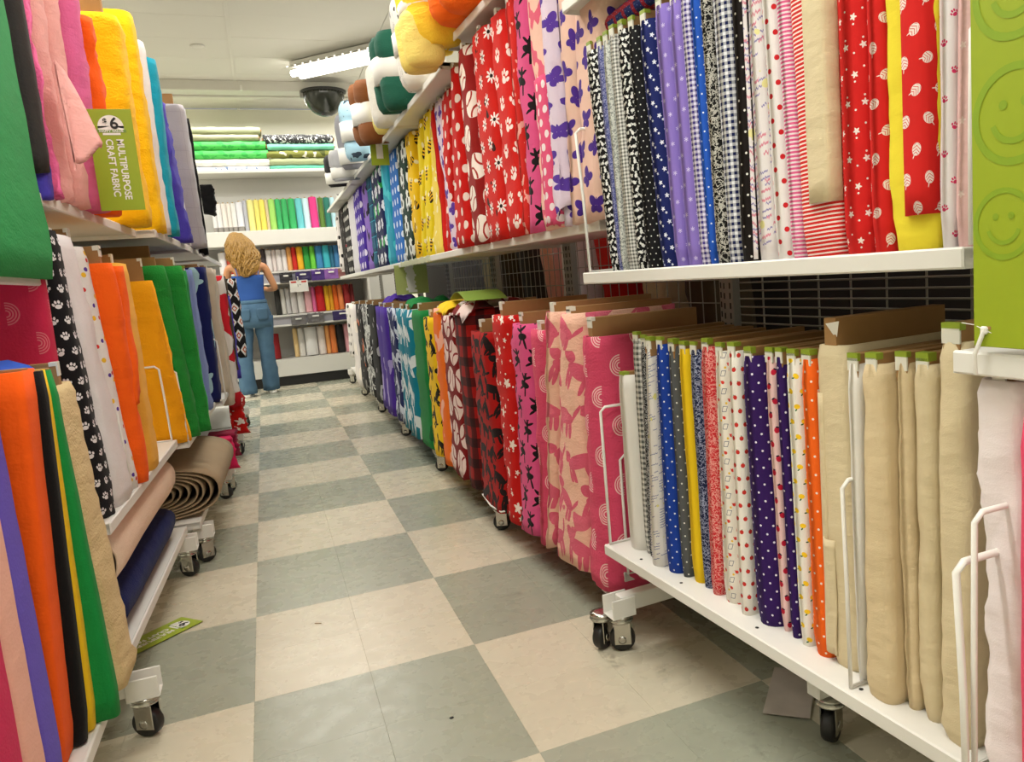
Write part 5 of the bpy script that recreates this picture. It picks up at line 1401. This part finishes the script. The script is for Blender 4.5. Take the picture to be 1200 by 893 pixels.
row3 = [(306, 313, '#2a2a26', 'black roll right of the woman waist'), (313, 319, '#d0cdc4', 'off white roll, left of two'), (319, 325, '#c4c2c0', 'light grey roll beside the black patterned roll'), (325, 333, '', 'black and white patterned roll', .3, fabric('black_mesh', '#2a2828', [('vine', 22, .06, '#cfcac6')])),
        (333, 342, '#e4e0da', 'white roll left of the pinks'), (342, 351, '#e6b0b4', 'pale pink roll in the warm shelf'), (351, 356, '#dd6a9a', 'rose roll in the warm shelf'), (356, 367, '#c01018', 'wide scarlet roll in the warm shelf'),
        (367, 373, '#e6b01c', 'golden roll, left of the two golds'), (373, 378, '#dd9c18', 'golden roll, right of the two golds'), (378, 384, '#dd6414', 'orange roll in the warm shelf'), (384, 391, '#dd8044', 'light orange roll in the warm shelf'),
        (391, 400, '#8a1414', 'dark red roll in the warm shelf'), (400, 405, '#6c1010', 'maroon roll at the right end of the warm shelf')]
rolls(row3, .838, .30, YBK + .14, -.16, 0, 'rolls')
row4 = [(322, 328, '#e6c68c', 'cream yellow roll right of the woman knee'), (328, 336, '#dedad2', 'white roll, first of three whites on the bottom shelf'), (336, 352, '#e4e2de', 'widest white roll on the bottom shelf'), (352, 362, '#e6dad0', 'pinkish white roll on the bottom shelf'),
        (362, 368, '#e6a05c', 'light orange roll on the bottom shelf'), (368, 376, '#d97838', 'orange roll on the bottom shelf'), (376, 386, '#1a1412', 'black roll with pale tag on the bottom shelf'), (386, 394, '#e0a0a8', 'pink roll on the bottom shelf'), (394, 400, '#d8d4a8', 'pale green roll on the bottom shelf'), (400, 412, '#e0d8a8', 'fat cream roll at the right end of the bottom shelf')]
rolls(row4, .318, .34, YBK + .15, -.14, 0, 'rolls')
bw = empty('craft_roll', (.22, YBK + .15, .318)); tag(bw, 'red wrapped roll seen between the woman legs', 'roll')
b = MB(); roll_shape(b, 0, 0, 0, .3, .05, -.14); b.build('material', cm('#9a1a20'), bw)

# flat stacks on the top shelf
def lying(x0, x1, y, z, w_, h, mat, label, seed):
    e = empty('folded_bolt', ((x0 + x1) / 2, y, z)); tag(e, label, 'fabric')
    o = bolt_fabric('fabric', mat, e, (-h / 2, h / 2, 0), (-h / 2, h / 2, 0), 0, x1 - x0, 1, w_, seed, 14, .006, h * .5)
    o.rotation_euler = (0, math.pi / 2, 0); o.rotation_euler = Matrix(((0, 0, 1), (1, 0, 0), (0, 1, 0))).to_euler(); o.location = (-(x1 - x0) / 2, 0, h / 2)
    c = MB().box(-(x1 - x0) / 2 - .012, (x1 - x0) / 2 + .012, .01, w_ - .02, h * .35, h * .6).build('core_board', CARD, e)
olivem = fabric('sage_cloth', '#9aa07c'); olivem2 = fabric('khaki_cloth', '#a3a183'); grn = fabric('neon_green_print', '#58c860', [('blob', 14, .55, '#3fae50')]); orm = fabric('orange_spot_print', '#dfdbd2', [('motif', .16, .12, .12, BALL, '#e58c3c')]); bwm = fabric('blue_speck_print', '#cfd4da', [('blob', 26, .6, '#6c7c9c')])
xa, xb_, xc, xd = px2x(229), px2x(321), px2x(320), px2x(400)
z = 2.507
for mat, h, a0, a1, lab in ((bwm, .045, 3, -1, 'blue speckled white folded bolt at the bottom of the left stack'), (orm, .085, 2, 0, 'white folded bolt with orange spots in the left stack'), (grn, .1, -2, 0, 'neon green folded bolt, lower of two'), (grn, .1, -2, -2, 'neon green folded bolt, upper of two'), (olivem2, .07, 1, -9, 'khaki folded bolt under the sage one in the left stack'), (olivem, .085, 0, -6, 'sage green folded bolt topping the left stack')):
    lying(xa + a0 * .009, xb_ + a1 * .009, YBK + .06, z, .34, h, mat, lab, int(h * 1000)); z += h
z = 2.507
aqm = fabric('aqua_cloth', '#5fae96'); camo = fabric('camouflage_print', '#77793c', [('blob', 9, .56, '#d8d4c0'), ('blob', 6, .6, '#4c5228')]); spk = fabric('black_brush_print', '#dad8d4', [('vine', 22, .07, '#3a3a3a')])
for mat, h, a0, a1, lab in ((aqm, .045, 1, 0, 'teal folded bolt at the bottom of the right stack'), (olivem, .085, 1, -1, 'sage folded bolt above the teal one, right stack'), (camo, .09, -1, 0, 'camouflage folded bolt in the right stack'), (fabric('mint_cloth', '#74c3a0'), .07, 1, 1, 'mint green folded bolt in the right stack'), (spk, .11, -3, 1, 'black and white brush print folded bolt topping the right stack')):
    lying(xc + a0 * .009, xd + a1 * .009, YBK + .06, z, .34, h, mat, lab, int(h * 900)); z += h

# bins hanging on the two rails
def bin_(x0, x1, z0, z1, col, lab, seed, crumple=.004):
    xa, xb = px2x(x0), px2x(x1)
    e = empty('craft_pack', ((xa + xb) / 2, YBK - .03, z0)); tag(e, lab, 'package')
    w_ = xb - xa; h = z1 - z0; b = MB(); vs = []; n = 8
    for i in range(n + 1):
        for k in range(n + 1):
            vs.append((-w_ / 2 + w_ * k / n, -.02 + crumple * 3 * noise.noise(Vector((k * .8, i * .8, seed))), h * i / n + (.012 * noise.noise(Vector((k * .9, seed, 1))) if i == n else 0)))
    b.add(vs, [(i * (n + 1) + k, i * (n + 1) + k + 1, (i + 1) * (n + 1) + k + 1, (i + 1) * (n + 1) + k) for i in range(n) for k in range(n)], True)
    b.box(-w_ / 2, w_ / 2, -.012, .03, 0, h * .96, .003); b.build('pouch', col, e)
    MB().box(-w_ * .2, w_ * .2, -.04, -.036, h * .62, h * .78, .001).build('printed_tag', PAPER, e)
PUR = plain('purple_pouch', '#4a2c7c', .3, var=.15, scale=30); NAV = plain('navy_pouch', '#33265c', .3, var=.2, scale=30); LIL = plain('lilac_pouch', '#8c5ca8', .3, var=.2, scale=30); RBR = plain('red_brown_pouch', '#94605c', .3, var=.2, scale=30); GRY = plain('grey_pouch', '#6f6c6c', .4, var=.15, scale=30); DGR = plain('dark_grey_pouch', '#2a282a', .4, var=.2, scale=30)
bin_(315, 330, 1.205, 1.32, DGR, 'dark packet left of the price card, upper bin row', 1); bin_(334, 352, 1.215, 1.32, NAV, 'navy packet behind the price card', 2); bin_(353, 369, 1.21, 1.33, PUR, 'purple packet with white tag, upper bin row', 3)
bin_(369, 386, 1.215, 1.33, LIL, 'lilac packets in the upper bin row', 4); bin_(386, 402, 1.215, 1.33, RBR, 'reddish brown packet at the right of the upper bin row', 5)
bin_(322, 340, .705, .81, GRY, 'grey packet, left one in the lower bin row', 6); bin_(342, 362, .715, .83, GRY, 'grey packet with dark crumpled top, lower bin row', 7, .012); bin_(373, 400, .72, .83, NAV, 'wide navy packet in the lower bin row', 8)
# white price card
pc = empty('price_card', (px2x(336.5), YBK - .09, 1.09)); pc.rotation_euler = (0, .0, 0); tag(pc, 'white price card with red header and 1.99 in front of the shelf', 'sign')
MB().box(-.10, .10, -.001, .001, 0, .135, .0005).build('card', PAPER, pc)
for a, b_2 in ((-.085, -.025), (.03, .085)): MB().box(a, b_2, -.002, -.001, .105, .125).build('red_bar', REDP, pc)
text_mesh('1', .042, plain('grey_ink', '#4c4c44', .6), pc, 'lettering', (-.012, -.002, .072), (math.pi / 2, 0, 0), bold=.0006); text_mesh('99', .02, INK, pc, 'lettering', (.012, -.002, .08), (math.pi / 2, 0, 0))
MB().box(-.012, .004, -.003, .08, .125, .17, .001).build('card_clip', CHROME, pc)

# ================================================================ rolled throws on the top right shelf
def bundle(x, y, z, w_, d, h, lx, ly_, mat, label, band=True, bandz=(.4, .62), seed=1, cat='fabric', twin=True):
    e = empty('rolled_throw', (x, y, z)); e.rotation_euler = (ly_, lx, 0); tag(e, label, cat)
    b = MB()
    parts = ((-.26, .27), (.26, .27)) if twin else ((0, .5),)
    for cy, rr in parts:
        rings = []
        for i in range(15):
            s = i / 14; f = .93 + .07 * math.sin(math.pi * min(1, max(0, s * 1.0))) ** .5
            f *= (.8 if i in (0, 14) else .95 if i in (1, 13) else 1)
            ring_ = []
            for k in range(22):
                a = 2 * math.pi * k / 22; q = 1 + .05 * noise.noise(Vector((math.cos(a) * 1.5 + seed, math.sin(a) * 1.5, s * 6)))
                sq = 1 - .13 * (1 if band and bandz[0] < s < bandz[1] else 0)
                ring_.append((d / 2 * f * q * sq * math.cos(a), cy * w_ + rr * w_ * f * q * sq * math.sin(a) * 1.05, h * s))
            rings.append(ring_)
        b.loft(rings)
    # uv by cylindrical unwrap
    o = b.build('throw', mat, e)
    ul = o.data.uv_layers.new(name='UVMap')
    for p in o.data.polygons:
        for li in p.loop_indices:
            v = o.data.vertices[o.data.loops[li].vertex_index].co; ul.data[li].uv = (math.atan2(v.y, v.x) * w_ * .5 + v.y * .3, v.z)
    if band:
        rings = []
        for zz, g in ((bandz[0], .97), (bandz[0] + .002, 1.03), ((bandz[0] + bandz[1]) / 2, 1.03), (bandz[1] - .002, 1.03), (bandz[1], .97)):
            rings.append([(d / 2 * g * math.cos(2 * math.pi * k / 26), w_ / 2 * g * math.copysign(abs(math.sin(2 * math.pi * k / 26)) ** .7, math.sin(2 * math.pi * k / 26)), h * zz) for k in range(26)])
        MB().loft(rings).build('paper_band', PAPER, e)
    return e
yb = fabric('yellow_throw', '#f7d03a', fleece=True, bump=.3); yp = fabric('pale_yellow_throw', '#f2e07c', fleece=True, bump=.3)
obf = fabric('orange_throw', '#f7701c', fleece=True, bump=.3)
zt2 = fabric('zebra_letter_throw', '#e9e8e2', [('blob', 20, .62, '#2a2c2c')], fleece=True)
dg = fabric('dark_green_throw', '#1f5a48', fleece=True, bump=.2); wt = fabric('white_throw', '#ece8dc', fleece=True, bump=.3); br = fabric('brown_throw', '#7c4a24', fleece=True, bump=.2)
bl = fabric('blue_print_throw', '#a9d0e2', [('blob', 16, .6, '#3c4a5a')], fleece=True); gr = fabric('grey_throw', '#8f8f96', fleece=True); gr2 = fabric('light_grey_throw', '#b4b4b8', fleece=True); bk = fabric('black_throw', '#1c1b1e', fleece=True)
ZT = 1.972
bundle(.99, .40, 2.045, .26, .26, .30, 0, 0, obf, 'orange rolled throw at the very top, right one', False, seed=2)
bundle(.98, .74, 2.045, .28, .26, .34, 0, 0, obf, 'orange rolled throw at the very top, beside the yellow one', False, seed=3)
bundle(.91, 1.02, 2.0, .24, .22, .36, -.1, .0, yb, 'bright yellow rolled throw with white band overhanging the top shelf', True, (.38, .5), 4)
bundle(.86, 1.02, 1.93, .2, .16, .2, -.1, .0, yp, 'pale yellow rolled throw end sagging off the top shelf', False, seed=5)
bundle(.97, 1.55, ZT, .3, .22, .40, -.08, .12, zt2, 'white rolled throw with black lettering like marks', True, (.38, .62), 6, twin=False)
bundle(.93, 2.02, ZT, .36, .2, .37, -.08, .12, dg, 'dark green rolled throw with white paper band', True, (.36, .7), 7)
bundle(.94, 2.42, ZT, .3, .2, .33, -.05, .1, wt, 'white rolled throw beside the dark green one', False, (.4, .6), 8, twin=False)
bundle(.96, 2.62, ZT, .2, .18, .28, -.05, .1, yp, 'pale yellow rolled throw behind the white one', False, (.4, .6), 9, twin=False)
bundle(.92, 3.0, ZT, .5, .2, .37, -.06, .14, br, 'brown rolled throw with white paper band', True, (.32, .66), 10)
bundle(.92, 3.65, ZT, .4, .22, .40, -.06, .12, bl, 'pale blue printed rolled throw with white band', True, (.33, .66), 11, twin=False)
bundle(.93, 4.2, ZT + .02, .35, .2, .40, -.06, .12, gr, 'grey rolled throw with white band behind the blue one', True, (.1, .4), 12, twin=False)
bundle(.90, 4.55, ZT - .02, .4, .22, .24, -.06, .12, gr2, 'light grey rolled throw with white band near the end of the top shelf', True, (.1, .45), 13)
bundle(.90, 5.1, ZT, .4, .22, .27, -.06, .12, bk, 'black rolled throw with white band, last on the top shelf', True, (.1, .45), 14, twin=False)
o = empty('shelf_sign', (.93, 2.9, 1.83)); tag(o, 'small lime card with white label standing at the upper lip near the brown throw', 'sign'); o.rotation_euler = (.12, 0, 0)
MB().box(-.055, .055, -.001, .001, 0, .22).build('card', LIME, o); MB().box(-.02, .02, -.0022, -.001, .04, .2).build('label_strip', PAPER, o)

# ================================================================ goods seen dimly through the grid, other side of the right row
osd = random.Random(5)
for i, (col, lab) in enumerate((('rose', 'dusky brown cloth seen through the grid, nearest'), ('cream', 'cream cloth seen through the grid'), ('red_plain', 'red cloth seen through the grid'), ('white', 'white cloth seen through the grid'), ('palepink', 'pale pink cloth seen through the grid'), ('darkgrey', 'charcoal cloth seen through the grid'), ('olive', 'olive cloth seen through the grid'), ('creamf', 'sand coloured cloth seen through the grid, farthest'))):
    mk = {'rose': 'olive'}.get(col, col)
    y = .35 + i * .42
    bolt(('o', 1.62 + osd.uniform(0, .08), y - .1, y + .1, .75, 1.62, y - .1, y + .1, 1.45 + osd.uniform(-.1, .1)), 1, lab, mt(mk), None, 0, d=.2, cb=0, wr=.012, nr=10, nose=.05)
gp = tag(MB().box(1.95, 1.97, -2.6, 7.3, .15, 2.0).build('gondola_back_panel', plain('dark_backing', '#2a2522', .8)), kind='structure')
MB().box(1.58, 1.95, -.2, 4.2, .725, .748, .003).build('far_side_shelf', plain('far_shelf_grey', '#77736c', .6), gp)

# paper scraps
pp = tag(MB().box(-.055, .055, -.11, .11, 0, .0012).build('paper_sheet', plain('dirty_paper', '#bdb4ac', .8, var=.25, scale=14), None, (1.245, -.70, .006), (.0, 0, .35)), 'dirty white sheet lying on the floor under the near right shelf', 'paper')
pp.rotation_euler = (.0, .0, -.75)
tag(MB().box(-.012, .012, -.0015, .0015, 0, .002, .0005).build('floor_scrap', CARD, None, (.19, .43, .001), (0, 0, -.5)), 'tiny brown sliver on the pale tile in the middle of the aisle', 'litter')
tag(MB().lathe([(.002, 0), (.006, .0005), (.004, .002), (.001, .0025)], 8).build('floor_scrap', INK, None, (.46, -.36, 0)), 'small black speck on the grey tile near the camera', 'litter')

# ================================================================ the woman
WX, WY = .03, 7.12
woman = empty('person', (WX, WY, 0), 0.06)
tag(woman, 'woman with long wavy blonde hair, blue camisole and jeans seen from behind', 'person')
m_, nt_, b_ = base_mat('skin', .5, 0, .4); b_.inputs['Base Color'].default_value = hexc('#c99067'); b_.inputs['Subsurface Weight'].default_value = .1; SKIN = m_
CAMI = fabric('blue_camisole', '#34599f'); HAIR = plain('blonde_hair', '#9a7434', .45, var=.6, scale=70, bump=.8)
def denim():
    m, nt, b = base_mat('denim', .85, 0, .2); tc = nt.nodes.new('ShaderNodeTexCoord'); sp = nt.nodes.new('ShaderNodeSeparateXYZ'); nt.links.new(tc.outputs['Object'], sp.inputs[0])
    x, z = X(sp.outputs[0]), X(sp.outputs[2]); f = nz(x, z, 9, 4); nt.links.new(mixcol(f, hexc('#3d5a76'), hexc('#5f7f98')), b.inputs['Base Color']); return m
DEN = denim(); SHOE = plain('white_sneaker', '#e4dfcc', .6)
# body as one skinned surface
J = []; E_ = []; RAD = []
def jt(p, r, par=None):
    J.append(p); RAD.append(r if isinstance(r, tuple) else (r, r)); i = len(J) - 1
    if par is not None: E_.append((par, i))
    return i
pel = jt((0, 0, .94), (.135, .10)); ab = jt((0, .0, 1.06), (.115, .085), pel); ch = jt((0, -.005, 1.22), (.125, .09), ab); up_ = jt((0, -.01, 1.36), (.12, .08), ch)
nb = jt((.0, .0, 1.455), (.05, .05), up_); nk = jt((-.02, .01, 1.52), (.045, .048), nb); hd0 = jt((-.045, .03, 1.60), (.068, .078), nk); hd1 = jt((-.055, .025, 1.68), (.075, .088), hd0); hd2 = jt((-.06, .015, 1.735), (.045, .05), hd1)
nose_ = jt((-.045, .118, 1.625), (.011, .012), hd0)
def arm(s, sh, el, wr_, palm):
    a = jt(sh, (.052, .048), up_); a2 = jt(tuple(sh[i] * .5 + el[i] * .5 for i in range(3)), (.041, .041), a); e_ = jt(el, (.036, .036), a2)
    f = jt(tuple(el[i] * .6 + wr_[i] * .4 for i in range(3)), (.034, .032), e_); w2 = jt(wr_, (.023, .02), f); p = jt(palm, (.032, .014), w2)
    d = Vector(palm) - Vector(wr_); d.normalize(); side = d.cross(Vector((0, 0, 1))).normalized()
    for k, (off, ln) in enumerate(((-.027, .058), (-.009, .068), (.009, .064), (.026, .05))):
        b0 = Vector(palm) + side * off + d * .03; b1 = b0 + d * ln * .5 + Vector((0, 0, -.006)); b2 = b1 + d * ln * .4 + Vector((0, 0, -.02))
        q = jt(tuple(b0), (.0095, .0095), p); q = jt(tuple(b1), (.0085, .0085), q); jt(tuple(b2), (.0075, .0075), q)
    t0 = Vector(palm) - side * .035 * s; t1 = t0 - side * .02 * s + d * .03; q = jt(tuple(t0), (.011, .011), p); jt(tuple(t1), (.0085, .0085), q)
arm(1, (.175, -.005, 1.405), (.265, .03, 1.15), (.20, .24, 1.14), (.18, .31, 1.16))
arm(-1, (-.175, -.005, 1.405), (-.235, .06, 1.16), (-.14, .25, 1.22), (-.11, .32, 1.26))
for s, kx, ax, ay in ((-1, -.12, -.155, -.05), (1, .085, .10, .12)):
    h_ = jt((s * .09, .0, .87), (.095, .09), pel); k_ = jt((kx, .02 + ay * .3, .5), (.058, .06), h_); c_ = jt(((kx + ax) / 2, ay * .6, .32), (.05, .055), k_); a_ = jt((ax, ay, .1), (.036, .038), c_); t_ = jt((ax, ay + .12, .04), (.036, .025), a_)
me = bpy.data.meshes.new('body'); me.from_pydata(J, E_, []); body = bpy.data.objects.new('body', me); COL.objects.link(body); body.parent = woman; me.materials.append(SKIN)
sk_ = body.modifiers.new('skin', 'SKIN'); sk_.use_smooth_shade = True
for i, r_ in enumerate(RAD): me.skin_vertices[0].data[i].radius = r_
me.skin_vertices[0].data[0].use_root = True
ss = body.modifiers.new('sub', 'SUBSURF'); ss.levels = 2; ss.render_levels = 2
for s in (-1, 1):
    MB().lathe([(.001, -.012), (.009, -.008), (.012, 0), (.009, .008), (.001, .012)], 12).build('eye', PAPER, woman, (s * .031 - .05, .098, 1.655))
    MB().loft([[(s * (.078 + .008 * q) - .05, .015 + .018 * math.cos(a) * (1 - .3 * q), 1.645 + .03 * math.sin(a) * (1 - .3 * q)) for a in [2 * math.pi * k / 12 for k in range(12)]] for q in (0, 1)]).build('ear', SKIN, woman)
MB().tube([(-.067, .104, 1.585), (-.045, .112, 1.583), (-.023, .104, 1.585)], .006, 8).build('mouth', plain('lips', '#a8555a', .5), woman)
def er(cx, cy, z, rx, ry, n=28, p=2.2, tilt=0, seed=0, wob=0):
    o_ = []
    for k in range(n):
        a = 2 * math.pi * k / n; c, s = math.cos(a), math.sin(a); r_ = (abs(c) ** p + abs(s) ** p) ** (-1 / p)
        w_ = 1 + wob * noise.noise(Vector((c * 1.4, s * 1.4, z * 14 + seed)))
        o_.append((cx + rx * c * r_ * w_, cy + ry * s * r_ * w_, z + tilt * c))
    return o_
cam_ = MB().loft([er(0, -.002, 1.0, .152, .118), er(0, 0, 1.06, .143, .108, wob=.03), er(0, 0, 1.13, .142, .105, wob=.02), er(0, -.003, 1.2, .15, .11), er(0, -.004, 1.26, .158, .115), er(0, -.004, 1.305, .160, .113)], cap=False)
cm_ = cam_.build('camisole', CAMI, woman)
ul = cm_.data.uv_layers.new(name='UVMap')
for p in cm_.data.polygons:
    for li in p.loop_indices:
        v = cm_.data.vertices[cm_.data.loops[li].vertex_index].co; ul.data[li].uv = (v.x, v.z)
md = cm_.modifiers.new('t', 'SOLIDIFY'); md.thickness = .004
for s in (-1, 1): MB().tube([(s * .10, -.118, 1.30), (s * .112, -.112, 1.38), (s * .125, -.06, 1.45), (s * .125, .0, 1.462), (s * .115, .07, 1.42), (s * .10, .11, 1.31)], .0055, 6).build('strap', plain('strap_blue', '#5a74b4', .7), woman)
jb = MB()
jb.loft([er(0, 0, .74, .185, .135), er(0, -.005, .80, .195, .145), er(0, -.008, .87, .19, .15), er(0, -.004, .95, .17, .135), er(0, 0, 1.03, .152, .122)])
def leg_(s, kx, ax, ay):
    r_ = []
    for i in range(15):
        t = i / 14; z = .86 - (.86 - .035) * t
        cx = s * .095 * (1 - t) + ax * t; cy = ay * t * t
        rx = .108 - .035 * math.sin(min(1, t * 1.6) * math.pi / 2) + .018 * max(0, t - .5) * 2; ry = rx * 1.12
        r_.append(er(cx, cy, z, rx, ry, wob=.09 + .1 * t, seed=s * 5))
    jb.loft(r_)
leg_(-1, -.12, -.155, -.05); leg_(1, .085, .10, .12)
jb.build('jeans', DEN, woman)
MB().loft([er(0, 0, 1.0, .160, .128), er(0, 0, 1.002, .163, .131), er(0, 0, 1.038, .159, .128), er(0, 0, 1.04, .155, .124)], cap=False).build('waistband', DEN, woman)
for s in (-1, 1):
    pk = MB(); n = 6
    vs = []
    for i in range(n + 1):
        for k in range(n + 1):
            x = s * .09 + (-.06 + .12 * k / n) * (1 if i < 5 else .8); z = .95 - .13 * i / n; y = -.004 - .148 * math.sqrt(max(0, 1 - (abs(x) / .2) ** 2.2)) - .006
            vs.append((x, y, z))
    pk.add(vs, [(i * 7 + k, i * 7 + k + 1, (i + 1) * 7 + k + 1, (i + 1) * 7 + k) for i in range(n) for k in range(n)], True)
    o = pk.build('back_pocket', plain('denim_pocket', '#486882', .85), woman); md = o.modifiers.new('t', 'SOLIDIFY'); md.thickness = .006
for (ax, ay, rz) in ((-.155, -.05, -.25), (.10, .12, .1)):
    sh = MB(); rings = []
    for y, w_, h, zz in ((-.115, .030, .06, 0), (-.10, .040, .075, 0), (-.05, .043, .08, 0), (.0, .043, .075, 0), (.06, .048, .06, 0), (.11, .046, .045, 0), (.14, .03, .03, 0)):
        rings.append([(w_ * math.cos(a), y + .02, max(.002, h / 2 + h / 2 * math.sin(a) * 1.0)) for a in [2 * math.pi * k / 16 for k in range(16)]])
    sh.loft(rings)
    so = sh.build('sneaker', SHOE, woman, (ax, ay, 0), (0, 0, rz))
    so2 = MB(); so2.loft([er(0, .02, .0, .048, .142), er(0, .02, .022, .05, .144), er(0, .02, .024, .046, .14)]); k_ = so2.build('sole', WHITE, so)
# hair: a wavy cap widening to the shoulders, and long locks
hb = MB(); rings = []
for i, (z, cx, cy, rx, ry) in enumerate(((1.285, -.01, -.125, .02, .015), (1.31, -.01, -.125, .075, .03), (1.35, -.005, -.12, .115, .042), (1.40, .0, -.11, .145, .055), (1.45, -.005, -.095, .152, .065), (1.50, -.02, -.07, .140, .078), (1.55, -.035, -.045, .128, .09), (1.60, -.045, -.025, .118, .10), (1.65, -.05, -.01, .106, .106), (1.70, -.055, .0, .092, .104), (1.735, -.06, .005, .075, .085), (1.765, -.06, .005, .045, .05), (1.775, -.06, .005, .012, .014))):
    rings.append(er(cx + .012 * math.sin(z * 38), cy + .006, z, rx * .88, ry * .88, 48, 2, 0, 3, .30))
hb.loft(rings); hb.build('hair', HAIR, woman)
hl = MB(); rg = random.Random(9)
for i in range(60):
    a = math.pi * (.95 + 1.1 * i / 59); ca, sa = math.cos(a), math.sin(a)
    ph = rg.uniform(0, 6); ln = rg.uniform(.38, .47) * (1 - .22 * abs(ca)); pts = []; rad = []
    for k in range(17):
        t = k / 16; z = 1.75 - ln * t
        f = math.sin(min(1, t * 2.4) * math.pi / 2)
        rx = (.05 + .055 * f + .05 * t) * (1 - .4 * max(0, t - .75) * 4); ry = .06 + .045 * f
        cx = -.06 + .06 * t
        x = cx + ca * rx * 1.04 + .018 * math.sin(t * 15 + ph) * t * 1.6; y = sa * (ry + .008) - .055 * t + .014 * math.cos(t * 14 + ph) * t
        pts.append((x, y, z)); rad.append(.0125 * (1 - .5 * t) + .002)
    hl.tube(pts, rad, 6)
tag(hl.build('hair_locks', HAIR, woman), kind='stuff')
